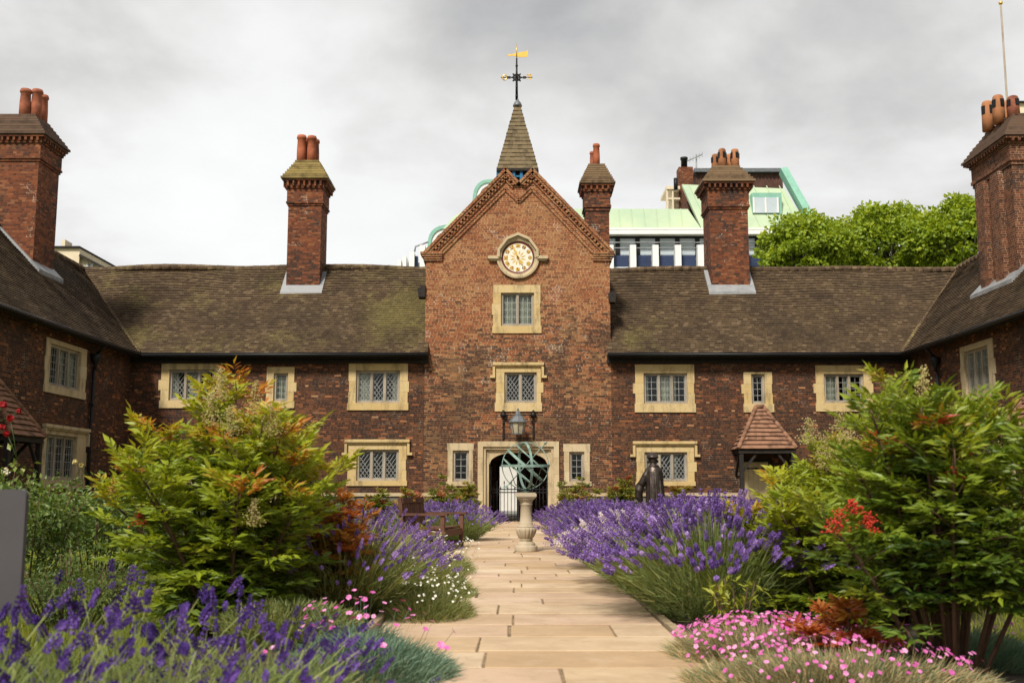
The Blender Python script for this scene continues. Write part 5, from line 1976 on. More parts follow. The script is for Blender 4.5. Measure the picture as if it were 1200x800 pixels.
# face in front: nose, brow, ears, long hair behind
bm_.tube([(SX-.025, SY+.155, zz_(.918)), (SX-.025, SY+.20, zz_(.898)), (SX-.025, SY+.165, zz_(.893))], [.012, .022, .012], 6, .3)
bm_.tube([(SX-.085, SY+.13, zz_(.921)), (SX-.025, SY+.175, zz_(.924)), (SX+.035, SY+.13, zz_(.921))], [.012, .014, .012], 6, .3)
bm_.tube([(SX-.055, SY+.155, zz_(.878)), (SX-.025, SY+.172, zz_(.876)), (SX+.005, SY+.155, zz_(.878))], [.008, .011, .008], 6, .3)
for sgn in (-1, 1):
    bm_.tube([(SX-.025+sgn*.095, SY+.06, zz_(.92)), (SX-.025+sgn*.108, SY+.05, zz_(.905)), (SX-.025+sgn*.095, SY+.06, zz_(.885))], [.012, .022, .012], 6, .3)
bo = bm_.build('robed_figure', M['bronze'], stt)
rm_ = bo.modifiers.new('weld', 'REMESH'); rm_.mode = 'VOXEL'; rm_.voxel_size = .0105; rm_.use_smooth_shade = True

# ------------------------------------------------------------------ bench on the left of the path
bp = ground(505, 647)
BX, BY = -1.62, 20.3
be = thing('garden_bench', 'dark brown wooden garden bench with arms, side on, facing the path beside the lavender', 'bench', (BX, BY, 0))
rotb = Matrix.Rotation(R(-13), 3, 'Z')


def W(x, y, z):      # bench space: x forward (towards the path), y along the seat
    q_ = rotb @ V((x, y, 0))
    return V((BX+q_.x, BY+q_.y, z))


def bb(mb, x0, x1, y0, y1, z0, z1, t=0.0):
    mb.obox(W(x0, y0, z0), W(x1, y0, z0)-W(x0, y0, z0), W(x0, y1, z0)-W(x0, y0, z0), V((0, 0, z1-z0)), t)


HL = .62
for yy in (-HL, HL):
    m_ = MB(); bb(m_, .40, .475, yy-.035, yy+.035, 0, .66, rng.random()); m_.build('leg', M['teak'], be)
    m_ = MB()
    m_.obox(W(-.32, yy-.033, 0), W(-.25, yy-.033, 0)-W(-.32, yy-.033, 0), W(-.32, yy+.033, 0)-W(-.32, yy-.033, 0), W(-.42, yy-.033, .98)-W(-.32, yy-.033, 0), rng.random())
    m_.build('leg', M['teak'], be)
    m_ = MB(); bb(m_, -.40, .54, yy-.06, yy+.06, .661, .70, rng.random()); m_.build('armrest', M['teak'], be)
m_ = MB()
for i in range(6):
    xx = lerp(-.30, .42, i/6)
    bb(m_, xx, xx+.11, -HL-.03, HL+.03, .40+.02*(i/6), .428+.02*(i/6), rng.random())
m_.build('seat', M['teak'], be)
m_ = MB()
bb(m_, .42, .46, -HL+.036, HL-.036, .28, .40, .4)
for yy in (-HL, HL):
    bb(m_, -.28, .40, yy-.02, yy+.02, .30, .395, .6); bb(m_, -.29, .40, yy-.02, yy+.02, .12, .17, .6)
m_.build('apron', M['teak'], be)
m_ = MB()
nsl = 9
for i in range(nsl):
    yy = lerp(-HL+.05, HL-.05, (i+.5)/nsl)
    hw_ = (HL-.05)/nsl-.006
    m_.obox(W(-.30, yy-hw_, .45), W(-.278, yy-hw_, .45)-W(-.30, yy-hw_, .45), W(-.30, yy+hw_, .45)-W(-.30, yy-hw_, .45), W(-.362, yy-hw_, .88)-W(-.30, yy-hw_, .45), rng.random())
m_.obox(W(-.365, -HL, .88), W(-.32, -HL, .88)-W(-.365, -HL, .88), W(-.365, HL, .88)-W(-.365, -HL, .88), W(-.377, -HL, .98)-W(-.365, -HL, .88), .2)
m_.obox(W(-.305, -HL, .43), W(-.27, -HL, .43)-W(-.305, -HL, .43), W(-.305, HL, .43)-W(-.305, -HL, .43), W(-.315, -HL, .50)-W(-.305, -HL, .43), .3)
m_.build('backrest', M['teak'], be)
m_ = MB()
m_.obox(W(-.316, -.06, .905), W(-.310, -.06, .905)-W(-.316, -.06, .905), W(-.316, .06, .905)-W(-.316, -.06, .905), W(-.322, -.06, .95)-W(-.316, -.06, .905), .2)
m_.build('plaque', M['gold'], be)

# ------------------------------------------------------------------ grey sign board, seen from its back
e = at(31, 573, 4.6)
sg = thing('sign_board', 'dark grey sign board with rounded corner at the left edge behind the front lavender', 'sign board', (e.x-.45, 4.6, 0))
m_ = MB()
zb_, zt_ = .62, e.z
pts = []
for (cx_, cz_, a0) in ((e.x-.03, zt_-.03, 0), (e.x-.87, zt_-.03, PI/2), (e.x-.87, zb_+.03, PI), (e.x-.03, zb_+.03, 1.5*PI)):
    for k_ in range(6):
        a = a0+PI/2*k_/5
        pts.append(V((cx_+.03*math.cos(a), 4.6, cz_+.03*math.sin(a))))
m_.prism(pts, (0, .03, 0))
m_.build('panel', M['board'], sg)
for xx in (e.x-.2, e.x-.7):
    m_ = MB(); m_.tube([(xx, 4.66, 0), (xx, 4.66, zt_-.08)], .028, 10); m_.build('post', M['black'], sg)

# drain grate on the path edge
dg = ground(509, 729)
gt = MB()
x0_, y0_ = dg.x-.13, dg.y-.09
zg_ = .034
gt.box((x0_, y0_, zg_), (x0_+.30, y0_+.02, zg_+.012)); gt.box((x0_, y0_+.17, zg_), (x0_+.30, y0_+.19, zg_+.012))
for i in range(9):
    gt.box((x0_+.002+i*.035, y0_+.0205, zg_), (x0_+.018+i*.035, y0_+.1695, zg_+.011))
gt.box((x0_, y0_, zg_-.02), (x0_+.30, y0_+.19, zg_-.001))
tag(gt.build('drain_grate', M['iron'], off=(dg.x, dg.y, .03)), 'small black slotted drain grate at the left edge of the path', 'drain')
bpy.data.objects['drain_grate'].location = (dg.x, dg.y, .03)


# ------------------------------------------------------------------ lavender
def lavender_meshes(seed, rad, h, nst, flower, lean=.0, head=.075, hw=.020, fol=2600, leafmat='lav_leaf', thin=1.0, fine=True):
    """foliage and flower meshes of one bush around the origin"""
    r_ = random.Random(seed)
    fo, fw = MB(), MB()
    for _ in range(nst):
        a = r_.uniform(0, 2*PI)
        rr = r_.random()**.55
        b0 = V((math.cos(a), math.sin(a), 0))*rad*.42*rr*r_.uniform(.6, 1.1)
        out = 1.55*rr**1.35*r_.uniform(.75, 1.1)
        L = h*r_.uniform(.84, 1.08)*(1+.06*rr)
        d = V((math.cos(a)*out, math.sin(a)*out, 1.0)).normalized()
        d = (d+V((r_.uniform(-.12, .12), r_.uniform(-.12, .12), 0))).normalized()
        sag_ = .18*rr
        p0 = b0
        pts = [p0, p0+d*L*.5, p0+d*L*.85+V((0, 0, -sag_*.10*L)), p0+d*L+V((math.cos(a)*.02, math.sin(a)*.02, -sag_*.22*L))]
        k0 = 1
        w_ = .0032*thin
        s2 = d.cross(rvec(r_)).normalized()
        g_ = r_.uniform(.35, .85)
        for i in range(k0, 3):
            fo.mesh([pts[i]-s2*w_, pts[i]+s2*w_, pts[i+1]+s2*w_*.8, pts[i+1]-s2*w_*.8], [(0, 1, 2, 3)], g_)
        dh = (pts[3]-pts[2]).normalized()
        hl = head*r_.uniform(.55, 1.35)
        # flower head: whorls of small petals
        nw = r_.randint(4, 6)
        t0 = r_.uniform(.1, .9)
        if fine:
            for i in range(nw):
                c = pts[3]+dh*hl*(i/(nw-1)-.1)
                ws = hw*(1.0-.45*abs(i/(nw-1)-.35))*r_.uniform(.8, 1.2)
                if i == 0 and r_.random() < .4: c = c-dh*hl*.28
                u1 = dh.orthogonal().normalized(); u2 = dh.cross(u1)
                np_ = 5
                a0 = r_.uniform(0, 6.28)
                for k_ in range(np_):
                    an = a0+2*PI*k_/np_
                    rdir = u1*math.cos(an)+u2*math.sin(an)
                    tq = min(1, max(0, t0+r_.uniform(-.28, .28)))
                    q0 = c+rdir*ws*.12-dh*hl*.06
                    q1 = c+rdir*ws*.75+dh.cross(rdir)*ws*.52
                    q2 = c+rdir*ws*1.0+dh*hl*.17
                    q3 = c+rdir*ws*.75-dh.cross(rdir)*ws*.52
                    fw.mesh([q0, q1, q2, q3], [(0, 1, 2, 3)], tq)
        else:
            fw.tube([pts[3]-dh*hl*.1, pts[3]+dh*hl*.3, pts[3]+dh*hl*.7, pts[3]+dh*hl], [hw*.6, hw, hw*.8, hw*.3], 5, t0, smooth=False)
    # leaves: narrow blades through the lower mound
    for _ in range(fol):
        a = r_.uniform(0, 2*PI); rr = r_.random()**.5
        t = r_.random()**1.1*.80
        out = 1.5*rr**1.3
        b0 = V((math.cos(a), math.sin(a), 0))*rad*.42*rr
        d = V((math.cos(a)*out, math.sin(a)*out, 1)).normalized()
        p = b0+d*h*t*.93+V((r_.uniform(-.03, .03), r_.uniform(-.03, .03), 0))
        p.z = max(p.z, .01)
        dd = (d+rvec(r_)*.55).normalized()
        L = r_.uniform(.06, .15)*h/.75
        s2 = dd.cross(rvec(r_)).normalized()*.0042*thin
        q = p+dd*L
        fo.mesh([p-s2, p+s2, q+s2*.3, q-s2*.3], [(0, 1, 2, 3)], min(1, max(0, r_.gauss(.42, .22))))
    return fo, fw


LAV = {}


def lavender(kind, x, y, sc, label, group, rot=0.0):
    if kind in LAV:
        o = copy_tree(LAV[kind])
        o['label'] = label; o['group'] = group
    else:
        seed, rad, h, nst, fl_, lean, head, hw, fol, lm, thin, fine = LAVK[kind]
        fo, fw = lavender_meshes(seed, rad, h, nst, fl_, lean, head, hw, fol, lm, thin, fine)
        o = thing('lavender', label, 'lavender', (0, 0, 0), group)
        fo.build('foliage', M[lm], o)
        fw.build('flowers', M[fl_], o)
        LAV[kind] = o
    o.location = (x, y, 0)
    o.rotation_euler = (0, 0, rot)
    o.scale = (sc, sc, sc)
    return o


#            seed rad  h   stems flower       lean head  hw   leaves mat       thin fine
LAVK = {'a': (11, .85, .80, 620, 'lav_flower', 0, .070, .019, 5200, 'lav_leaf', 1.35, True),
        'b': (12, .85, .82, 720, 'lav_flower', 0, .075, .021, 4200, 'lav_leaf', 1.4, True),
        'g': (13, .85, .80, 820, 'lav_flower', 0, .070, .019, 6500, 'lav_leaf', 1.3, True),
        'w': (14, .70, .84, 520, 'lav_white', 0, .085, .023, 4600, 'lav_leaf', 1.3, True),
        'p': (15, .70, .78, 330, 'lav_flower', 0, .060, .016, 6400, 'lav_dry', 1.3, True),
        'f': (16, .50, .74, 62, 'lav_deep', 0, .060, .0175, 1500, 'lav_leaf', .8, True),
        'd': (17, .75, .34, 0, 'lav_flower', 0, .06, .018, 9000, 'lav_dry', 1.3, True)}
GR = 'lavender bushes along the right of the path'
lavender('g', 1.78, 9.8, 1.22, 'large rounded lavender bush at the right path edge, green stems showing, nearest on that side', GR, .3)
lavender('b', 1.70, 11.6, 1.12, 'dense purple lavender bush just behind the nearest green one on the right of the path', GR, 1.2)
lavender('w', 1.50, 13.0, .98, 'pale whitish lavender bush among purple ones on the right of the path', GR, .4)
lavender('b', 1.50, 15.4, 1.02, 'dense purple lavender bush directly beyond the whitish one on the right of the path', GR, 2.2)
lavender('b', 1.55, 18.4, 1.04, 'purple lavender bush level with the sundial on the right of the path', GR, 4.0)
lavender('a', 1.50, 22.0, 1.05, 'greener lavender bush beyond the sundial on the right of the path', GR, .9)
lavender('a', 1.45, 26.0, 1.0, 'farthest lavender bush on the right of the path, nearest the doorway', GR, 5.0)
lavender('b', 2.75, 12.6, 1.05, 'second row purple lavender bush behind the yellow green nandina', GR, 5.6)
lavender('b', 2.8, 15.4, 1.08, 'second row purple lavender bush in front of the lime shrub', GR, 3.3)
lavender('b', 2.9, 18.4, 1.10, 'purple lavender bush in front of the statue', GR, 2.7)
lavender('a', 4.25, 15.6, 1.06, 'purple lavender bush right of the statue, touching the nandina', GR, 1.9)
lavender('b', 4.3, 19.0, 1.06, 'purple lavender bush far right of the statue near the porch', GR, .2)
GL_ = 'lavender bushes along the left of the path'
lavender('a', -1.30, 23.6, 1.02, 'round lavender bush behind the bench at the left of the path', GL_, 2.0)
lavender('a', -2.2, 25.0, 1.02, 'lavender bush behind the bench, partly hidden by its back', GL_, 4.4)
lavender('p', -1.55, 9.8, 1.08, 'sparse flowered lavender bush on the left of the path in front of the bench', GL_, 1.0)
lavender('p', -1.75, 12.0, 1.10, 'lavender bush with loose purple spikes just before the bench', GL_, 3.0)
lavender('d', -1.75, 8.3, 1.15, 'low grey green bush without flowers at the foot of the left nandina', GL_, 3.0)
GF = 'blurred lavender in the left foreground'
fp = [(-1.80, 3.95, .96), (-1.35, 4.05, .93), (-1.02, 4.35, .80), (-1.75, 4.75, .98), (-2.25, 4.7, 1.0), (-1.30, 4.85, .86), (-.95, 4.85, .68), (-2.1, 3.8, 1.0)]
lb = ['deep violet lavender clump in the bottom left corner, second from the corner', 'deep violet lavender clump at the bottom edge, under the left nandina', 'deep violet lavender clump at the bottom edge near the grey green mound',
      'deep violet lavender clump behind the front row, right of the grey sign', 'deep violet lavender clump directly below the grey sign board', 'deep violet lavender clump in front of the left nandina stems',
      'short deep violet lavender clump touching the grey green mound', 'deep violet lavender clump filling the bottom left corner']
for i, (x, y, sc) in enumerate(fp):
    lavender('f', x, y, sc, lb[i], GF, i*1.7)


# ------------------------------------------------------------------ nandina and other shrubs
def nandina(label, x, y, H, Wd, leafm, seed, ncane=9, nleaf=15, leaflet=.062, hot=.0, group=None, name='nandina', berries=(), panicles=(), base=.0, spread=.55, low=.25, off_tint=0.0, bare=.12):
    """cane shrub: upright canes, each with tiers of divided leaves of pointed leaflets"""
    r_ = random.Random(seed)
    t = thing(name, label, 'shrub', (x, y, 0), group)
    cm, lm = MB(), MB()
    tips = []
    for c in range(ncane):
        a = 2*PI*c/ncane+r_.uniform(-.4, .4)
        rr = math.sqrt(r_.random()) if c else 0.0
        L = H*(1-.32*rr**1.6)*r_.uniform(.74, 1.07)
        top = V((x+math.cos(a)*Wd*spread*rr, y+math.sin(a)*Wd*spread*rr, L-.18))
        b0 = V((x+math.cos(a)*Wd*.09*rr, y+math.sin(a)*Wd*.09*rr, -.02))
        pts = [b0, b0.lerp(top, .35)+V((0, 0, .05*H)), b0.lerp(top, .7)+V((0, 0, .05*H)), top]
        cm.tube(pts, [.016, .013, .010, .006], 6, r_.random())
        tips.append(top)

        def cane(tt):
            if tt < .35: return pts[0].lerp(pts[1], tt/.35)
            if tt < .7: return pts[1].lerp(pts[2], (tt-.35)/.35)
            return pts[2].lerp(pts[3], (tt-.7)/.3)
        az = r_.uniform(0, 6.28)
        for q in range(nleaf):
            tt = lerp(low, 1.0, (q+r_.random()*.7)/nleaf)
            p = cane(tt)
            az += 2.4
            da = az+r_.uniform(-.3, .3)
            lo = lerp(.30, .16, tt**2)*Wd*.62*r_.uniform(.75, 1.2)
            rise = lerp(.05, 1.15, tt**2.2)+r_.uniform(-.15, .2)
            d = V((math.cos(da), math.sin(da), rise)).normalized()
            u = V((0, 0, 1))
            # rachis
            rp_ = [p, p+d*lo*.5, p+d*lo+V((0, 0, -.10*lo*(1.2-tt)))]
            cm.tube(rp_, [.004, .003, .0018], 4, .6)
            s_v = d.cross(u).normalized()
            npn = 4
            tl = min(1.0, max(0.0, r_.gauss(.34, .13)+.42*(tt-.45)+hot*max(0, tt-.72)*2.4*r_.random()+off_tint))
            for k_ in range(npn+1):
                f = lerp(.25, 1.0, k_/npn)
                bp_ = rp_[0].lerp(rp_[1], f*2) if f < .5 else rp_[1].lerp(rp_[2], f*2-1)
                sides = (-1, 1) if k_ < npn else (0,)
                for sd_ in sides:
                    pdv = (d*.75+s_v*sd_*.85+V((0, 0, r_.uniform(-.1, .3)))).normalized() if sd_ else d
                    pl_ = lo*lerp(.55, .32, f)*r_.uniform(.8, 1.2)
                    for m in range(3):
                        g_ = lerp(.35, 1.0, m/2)
                        bq = bp_+pdv*pl_*g_
                        ss = pdv.cross(u).normalized()
                        for s3 in ((-1, 1) if m < 2 else (0,)):
                            ld = (pdv*.8+ss*s3*.75+V((0, 0, r_.uniform(-.35, .22)))+rvec(r_)*.18).normalized()
                            LL = leaflet*r_.uniform(.75, 1.4)
                            leaf_quad(lm, bq, ld, (u+V((0, -.35, 0))+rvec(r_)*.85).normalized(), LL, LL*r_.uniform(.23, .34), min(1, max(0, tl+r_.uniform(-.09, .09))))
    cm.build('canes', M['bark'], t)
    lm.build('foliage', M[leafm], t)
    for (px, py, Yp, w_, h_, kind) in list(berries)+list(panicles):
        c = at(px, py, Yp)
        bm2 = MB()
        nb = 90 if kind == 'berry' else 230
        tp = V((c.x, Yp, c.z+h_*.5)); bt = V((c.x+r_.uniform(-.03, .03), Yp, c.z-h_*.5))
        near = min(tips, key=lambda q: (q-bt).length)
        st_ = MB()
        for i in range(nb):
            tt = r_.random()
            p = bt.lerp(tp, tt)+V((r_.gauss(0, 1), r_.gauss(0, 1), 0))*w_*.26*(1.1-tt*.85)
            s2 = r_.uniform(.006, .0085) if kind == 'berry' else r_.uniform(.0045, .0075)
            p.z += r_.uniform(-.025, .02)
            bm2.mesh([p+V((s2, 0, 0)), p+V((0, s2, 0)), p-V((s2, 0, 0)), p-V((0, s2, 0)), p+V((0, 0, s2)), p-V((0, 0, s2))],
                     [(0, 1, 4), (1, 2, 4), (2, 3, 4), (3, 0, 4), (1, 0, 5), (2, 1, 5), (3, 2, 5), (0, 3, 5)], r_.random(), kind == 'berry')
            if i % 4 == 0:
                q = bt.lerp(tp, max(0, tt-.2))
                bm2.tube([q, p], [.0008, .0005], 3, 0.0, cap=False)
        bm2.tube([bt-V((.01, 0, .05)), bt, tp], [.0015, .0012, .0008], 4, 0.0)
        bm2.build('berry_cluster' if kind == 'berry' else 'flower_panicle', M['berry' if kind == 'berry' else 'cream_flower'], t)
    return t


YN = 8.9
nandina('big yellow green nandina with orange tips and cream flower sprays, left of the path', at(272, 600, YN).x, YN, 2.24, 2.0, 'nandina_l', 21, 27, 19, .094, hot=.7, spread=.50, off_tint=.08,
        panicles=[(248, 478, YN-.65, .20, .26, 'pan'), (300, 470, YN-.65, .22, .30, 'pan'), (258, 450, YN-.45, .16, .24, 'pan'), (297, 600, YN-.9, .16, .18, 'pan'), (318, 492, YN-.7, .2, .24, 'pan'), (270, 492, YN-.7, .2, .22, 'pan')],
        berries=[(165, 605, YN-.5, .16, .14, 'berry')], low=.10)
YN2 = 6.7
nandina('large dark green nandina on bare brown canes with red berries, right foreground', at(1105, 600, YN2).x, YN2, 2.12, 1.75, 'nandina_r', 22, 26, 19, .078, hot=.10, spread=.50, off_tint=.10,
        panicles=[(1083, 450, YN2-.1, .13, .20, 'pan'), (1183, 500, YN2, .2, .2, 'pan'), (1160, 515, YN2, .16, .16, 'pan')],
        berries=[(1132, 532, YN2-.4, .10, .10, 'berry'), (985, 610, YN2-.5, .17, .12, 'berry'), (1018, 612, YN2-.5, .12, .09, 'berry'), (998, 593, YN2-.5, .12, .06, 'berry'), (1118, 555, YN2-.5, .10, .06, 'berry')], low=.27)
YN3 = 9.2
nandina('bright yellow green nandina between the lavender and the dark nandina, right of the path', at(972, 620, YN3).x, YN3, 1.62, 1.55, 'nandina_l', 23, 26, 18, .080, hot=.10, spread=.50, off_tint=.14,
        panicles=[(985, 500, YN3-.6, .30, .26, 'pan'), (968, 530, YN3-.6, .34, .24, 'pan'), (1010, 540, YN3-.6, .26, .2, 'pan'), (995, 520, YN3-.6, .26, .24, 'pan'), (948, 505, YN3-.6, .22, .2, 'pan')], low=.08)
nandina('tall nandina filling the gap behind the dark one at the right', at(1040, 560, 9.6).x, 9.6, 2.10, 1.5, 'nandina_l', 28, 22, 19, .080, hot=.05, spread=.45, low=.15, off_tint=.14)
nandina('orange red nandina tucked behind the big yellow green one on the left', at(398, 620, 10.0).x, 9.7, 1.26, 1.0, 'nandina_o', 24, 17, 14, .072, spread=.48, low=.1, off_tint=.05)
nandina('low nandina with pinkish red leaves under the dark right one', at(995, 735, 7.1).x, 7.1, .55, .75, 'nandina_o', 25, 7, 6, .075, spread=.55, low=.3, off_tint=.32)
nandina('green nandina at the right edge against the wing', at(1185, 640, 10.5).x, 10.5, 1.35, 1.5, 'nandina_r', 29, 14, 14, .075, spread=.5, low=.1, off_tint=.1)

GS = 'small shrubs planted against the front of the building'
sm_list = [((520, 600), 558, 29.5, 1.05, 'small yellow green shrub left of the doorway, under the little window'), ((546, 600), 550, 31, .9, 'taller small shrub immediately left of the door frame'),
           ((678, 600), 549, 30, 1.15, 'small yellow green shrub immediately right of the door frame'), ((733, 600), 553, 30.5, 1.1, 'small round green shrub between the doorway and the statue'),
           ((797, 600), 563, 29, .9, 'small reddish shrub right of the statue under the window'), ((445, 600), 570, 29, 1.0, 'small green shrub behind the bench under the left window'),
           ((482, 600), 568, 30, .9, 'small reddish shrub behind the bench back')]
for i, ((px, _), pt_, Y_, wd, lbl) in enumerate(sm_list):
    zt_ = at(px, pt_, Y_).z
    nandina(lbl, at(px, 600, Y_).x, Y_, zt_+.08, wd*1.15, 'small_shrub', 40+i, 11, 9, .11, hot=.3, group=GS, name='small_shrub', spread=.5, low=.12, off_tint=.22 if i in (4, 6) else .08)


def leafy(label, name, cat, x, y, H, Wd, leafm, seed, n=2600, ls=.06, stems=12, lw=.6, group=None, flowers=None, fmat=None, tall=.0):
    r_ = random.Random(seed)
    t = thing(name, label, cat, (x, y, 0), group)
    sm2, lm, fm2 = MB(), MB(), MB()
    paths = []
    for i in range(stems):
        a = r_.uniform(0, 6.28); rr = math.sqrt(r_.random())
        L = H*r_.uniform(.72, 1.0)*(1-.3*rr)
        top = V((x+math.cos(a)*Wd*.5*rr, y+math.sin(a)*Wd*.5*rr, L))
        b0 = V((x+math.cos(a)*Wd*.2*rr, y+math.sin(a)*Wd*.2*rr, -.02))
        mid = b0.lerp(top, .5)+V((0, 0, .08*H))
        sm2.tube([b0, mid, top], [.010, .008, .004], 5, r_.random())
        paths.append((b0, mid, top))
    for i in range(n):
        b0, mid, top = r_.choice(paths)
        tt = r_.random()**.7
        p = b0.lerp(mid, tt*2) if tt < .5 else mid.lerp(top, tt*2-1)
        v = rvec(r_)
        p = p+V((v.x, v.y, v.z*.6))*r_.random()*Wd*.17
        p.z = max(p.z, .02)
        d = (v+V((0, 0, -.15))).normalized()
        LL = ls*r_.uniform(.6, 1.35)
        leaf_quad(lm, p, d, (V((0, 0, 1))+rvec(r_)*.6).normalized(), LL, LL*lw, min(1, max(0, r_.gauss(.42, .2)+.25*(tt-.5))))
    st = sm2.build('stems', M['bark'], t)
    lm.build('foliage', M[leafm], t)
    if flowers:
        for (px, py, dY, rad) in flowers:
            c = at(px, py, y+dY)
            fm2 = MB()
            for k_ in range(26):
                v = rvec(r_)
                u1 = v.orthogonal().normalized(); u2 = v.cross(u1)
                q = c+v*rad*.55*r_.random()
                e_ = rad*.55
                fm2.mesh([q-u1*e_, q+u2*e_+v*e_*.3, q+u1*e_, q-u2*e_+v*e_*.3], [(0, 1, 2, 3)], r_.random())
            near = min((p_[2] for p_ in paths), key=lambda q: (q-c).length)
            sm2b = MB(); sm2b.tube([near, near.lerp(c, .5)+V((0, 0, .02)), c], [.005, .004, .004], 4, .1); sm2b.build('stalk', M['rose_leaf'], t)
            fm2.build('rose', M[fmat], t)
    return t


GRB = 'rose bushes in the left border'
leafy('tall rose bush with red roses at the left edge beside the porch', 'rose_bush', 'rose bush', at(-8, 560, 12).x, 12, 2.15, 1.25, 'rose_leaf', 61, 1500, .075, 10, group=GRB,
      flowers=[(4, 474, -.3, .06), (12, 490, -.3, .055), (8, 508, -.3, .05), (3, 500, -.3, .05), (22, 482, 0, .04)], fmat='red_petal')
leafy('leafy rose bush with a pale blush rose above the grey sign', 'rose_bush', 'rose bush', at(35, 600, 13.5).x, 13.5, 1.45, 1.7, 'rose_leaf', 62, 2400, .075, 16, group=GRB, flowers=[(6, 553, -.8, .07)], fmat='white_petal')
leafy('light green rose bush between the sign and the left nandina', 'rose_bush', 'rose bush', at(115, 600, 15).x, 15, 1.55, 2.0, 'rose_leaf', 63, 2800, .075, 18, group=GRB, flowers=[(88, 541, -.6, .05), (95, 545, -.6, .045)], fmat='cream_flower')
leafy('leafy rose bush behind the left nandina', 'rose_bush', 'rose bush', at(180, 600, 15).x, 15, 1.35, 1.9, 'rose_leaf', 64, 2600, .075, 16, group=GRB)
leafy('rose bush by the far left porch post', 'rose_bush', 'rose bush', at(70, 600, 21).x, 21, 1.3, 2.2, 'rose_leaf', 65, 2400, .09, 16, group=GRB)
leafy('dark leafy bush behind the orange nandina', 'leafy_bush', 'bush', at(360, 600, 20).x, 20, 1.2, 2.4, 'dark_leaf', 66, 2600, .10, 16)
leafy('low fine leaved green bush on the lawn edge below the roses', 'leafy_bush', 'bush', at(85, 650, 9.2).x, 9.2, .66, 1.15, 'dark_leaf', 67, 7000, .034, 30, .35)
leafy('dark leafy bush in front of the porch behind the right nandinas', 'leafy_bush', 'bush', at(960, 600, 21).x, 21, 1.25, 2.6, 'dark_leaf', 68, 2600, .10, 18)
leafy('green bush against the right wing', 'leafy_bush', 'bush', at(1150, 600, 17).x, 17, 1.5, 2.6, 'rose_leaf', 69, 3200, .09, 18)
leafy('small lime green shrub growing through the purple lavender', 'lime_shrub', 'shrub', at(785, 610, 14.1).x, 14.1, .93, .9, 'yellow_shrub', 70, 520, .07, 9)
leafy('small lime green shrub growing through the lavender before the bench', 'lime_shrub', 'shrub', at(487, 620, 13.2).x, 13.2, .86, .6, 'yellow_shrub', 71, 520, .06, 8)
leafy('yellow leaved low shrub at the left foot of the right yellow green nandina', 'lime_shrub', 'shrub', at(862, 690, 8.5).x, 8.5, .55, .5, 'yellow_shrub', 72, 260, .075, 8, .35)


# ------------------------------------------------------------------ low flowers
def mound(label, name, cat, x, y, rx, ry, H, leafm, seed, nblade, bl, fmat=None, nfl=0, fsize=.014, fh=.12, group=None, lean=1.0, bw=.003, fr=(0, 1)):
    r_ = random.Random(seed)
    t = thing(name, label, cat, (x, y, 0), group)
    lm, fm2 = MB(), MB()
    for _ in range(nblade):
        a = r_.uniform(0, 6.28); rr = math.sqrt(r_.random())
        hz = H*(1-rr*rr)**.5*r_.uniform(.35, 1.0)*(.75+.5*nz(math.cos(a)*rr*2, math.sin(a)*rr*2, seed))
        p = V((x+math.cos(a)*rr*rx, y+math.sin(a)*rr*ry, max(.0, hz-bl*.4)))
        d = (V((math.cos(a)*rr*lean, math.sin(a)*rr*lean, .9))+rvec(r_)*.55).normalized()
        L = bl*r_.uniform(.6, 1.3)
        s2 = d.cross(rvec(r_)).normalized()*bw
        q = p+d*L*.6; e_ = q+(d+V((math.cos(a)*.3, math.sin(a)*.3, -.2))).normalized()*L*.5
        lm.mesh([p-s2, p+s2, q+s2*.8, q-s2*.8, e_], [(0, 1, 2, 3), (3, 2, 4)], min(1, max(0, r_.gauss(.45, .25))))
    for _ in range(nfl):
        a = r_.uniform(0, 6.28); rr = math.sqrt(r_.uniform(*fr))
        b0 = V((x+math.cos(a)*rr*rx*.9, y+math.sin(a)*rr*ry*.9, H*(1-rr*rr)**.5*.6))
        d = (V((math.cos(a)*rr*.7, math.sin(a)*rr*.7, 1))+rvec(r_)*.25).normalized()
        c = b0+d*(fh*r_.uniform(.7, 1.3)+H*.3)
        s2 = d.cross(rvec(r_)).normalized()*.0016
        lm.mesh([b0-s2, b0+s2, c+s2, c-s2], [(0, 1, 2, 3)], .5)
        n_ = (d+V((0, -.35, 0))+rvec(r_)*.4).normalized()
        u1 = n_.orthogonal().normalized(); u2 = n_.cross(u1)
        fs_ = fsize*r_.uniform(.7, 1.25)
        tq = r_.random()
        for k_ in range(5):
            an = 2*PI*k_/5+tq
            dv = u1*math.cos(an)+u2*math.sin(an); sv = n_.cross(dv)
            fm2.mesh([c, c+dv*fs_*.8+sv*fs_*.5+n_*fs_*.25, c+dv*fs_*1.05+n_*fs_*.15, c+dv*fs_*.8-sv*fs_*.5+n_*fs_*.25], [(0, 1, 2, 3)], min(1, max(0, tq+r_.uniform(-.2, .2))))
    lm.build('foliage', M[leafm], t)
    if nfl: fm2.build('flowers', M[fmat], t)
    return t


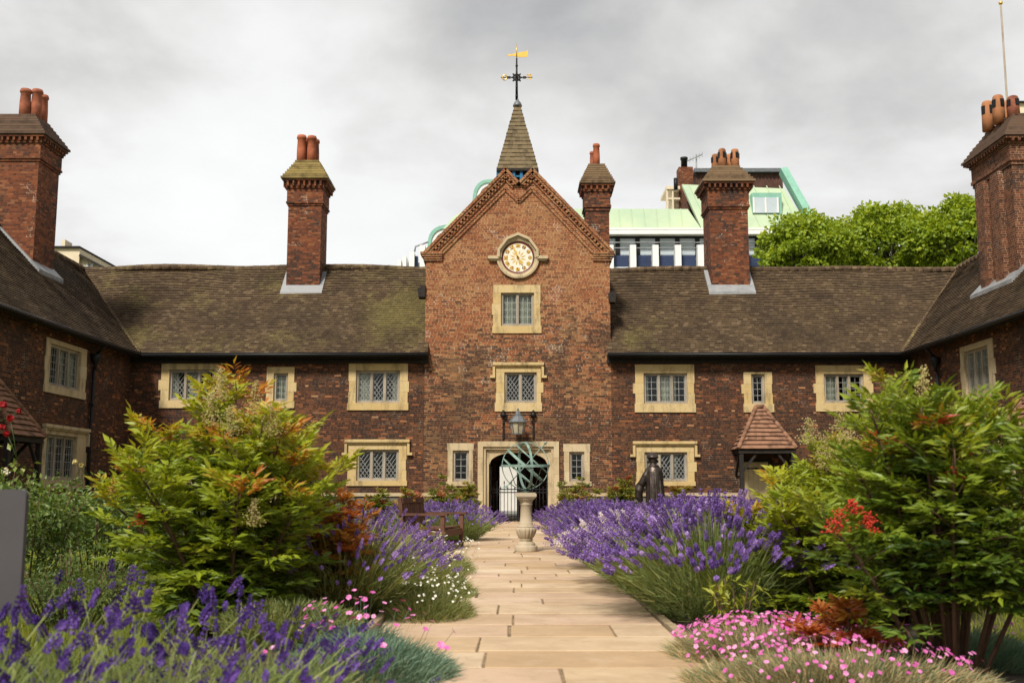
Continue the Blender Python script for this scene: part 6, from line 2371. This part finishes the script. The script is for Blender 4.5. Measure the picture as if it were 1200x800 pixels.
mound('blue green mound of pinks with a few magenta flowers, bottom left of the path', 'garden_pinks', 'pinks', -.92, 6.7, .52, .62, .30, 'pinks_leaf', 81, 6500, .11, 'pink', 26, .022, .13)
mound('patch of magenta pinks beside the left path edging', 'garden_pinks', 'pinks', -1.12, 7.75, .30, .38, .22, 'pinks_leaf', 82, 2200, .10, 'pink', 30, .020, .20)
mound('wide straw coloured mat of pinks covered in pink flowers, right of the path', 'garden_pinks', 'pinks', 1.74, 7.5, .66, .60, .22, 'straw', 83, 7500, .12, 'pink', 460, .0145, .09)
mound('straw coloured pinks with scattered flowers under the right nandina', 'garden_pinks', 'pinks', 1.86, 6.4, .86, .6, .20, 'straw', 84, 9000, .12, 'pink', 210, .0135, .09)
mound('blue green tuft of pinks behind the right nandina stems', 'garden_pinks', 'pinks', 3.05, 7.4, .55, .5, .20, 'pinks_leaf', 85, 4200, .11, 'pink', 10, .016, .10)
mound('mound of small white daisies on the left path edge by the drain', 'white_daisies', 'daisies', -.80, 9.7, .40, .55, .36, 'lav_dry', 86, 4200, .09, 'white_petal', 170, .0105, .09)
mound('mound of white and pink daisies on the left path edge before the bench', 'white_daisies', 'daisies', -.88, 11.6, .42, .7, .42, 'lav_dry', 87, 4200, .10, 'white_petal', 130, .0105, .12)
mound('wispy pale daisies in front of the bench', 'white_daisies', 'daisies', -1.05, 14.6, .45, 1.0, .36, 'lav_dry', 88, 3200, .12, 'white_petal', 90, .014, .22)

# ------------------------------------------------------------------ grass blades on the lawns in view
gb = MB()
gr_ = random.Random(99)
n = 0
while n < 52000:
    side = gr_.random() < .62
    y = 5.0+13*gr_.random()**1.5
    if side: x = gr_.uniform(-.50*y-.4, -2.5)
    else: x = gr_.uniform(3.4, .52*y+.6)
    if (side and x > -2.5) or (not side and x < 3.2): continue
    if side and -6.5 < x and y > 15: continue
    L = gr_.uniform(.035, .075)
    a = gr_.uniform(0, 6.28)
    w_ = .0028+y*.00022
    dx, dy = math.cos(a)*w_, math.sin(a)*w_
    lx, ly = gr_.uniform(-.03, .03), gr_.uniform(-.03, .03)
    gb.mesh([(x-dx, y-dy, -.02), (x+dx, y+dy, -.02), (x+lx, y+ly, L)], [(0, 1, 2)], min(1, max(0, gr_.gauss(.5, .22)+.3*nz(x*.8, y*.8))))
    n += 1
tag(gb.build('lawn_grass', M['grass']), kind='stuff')
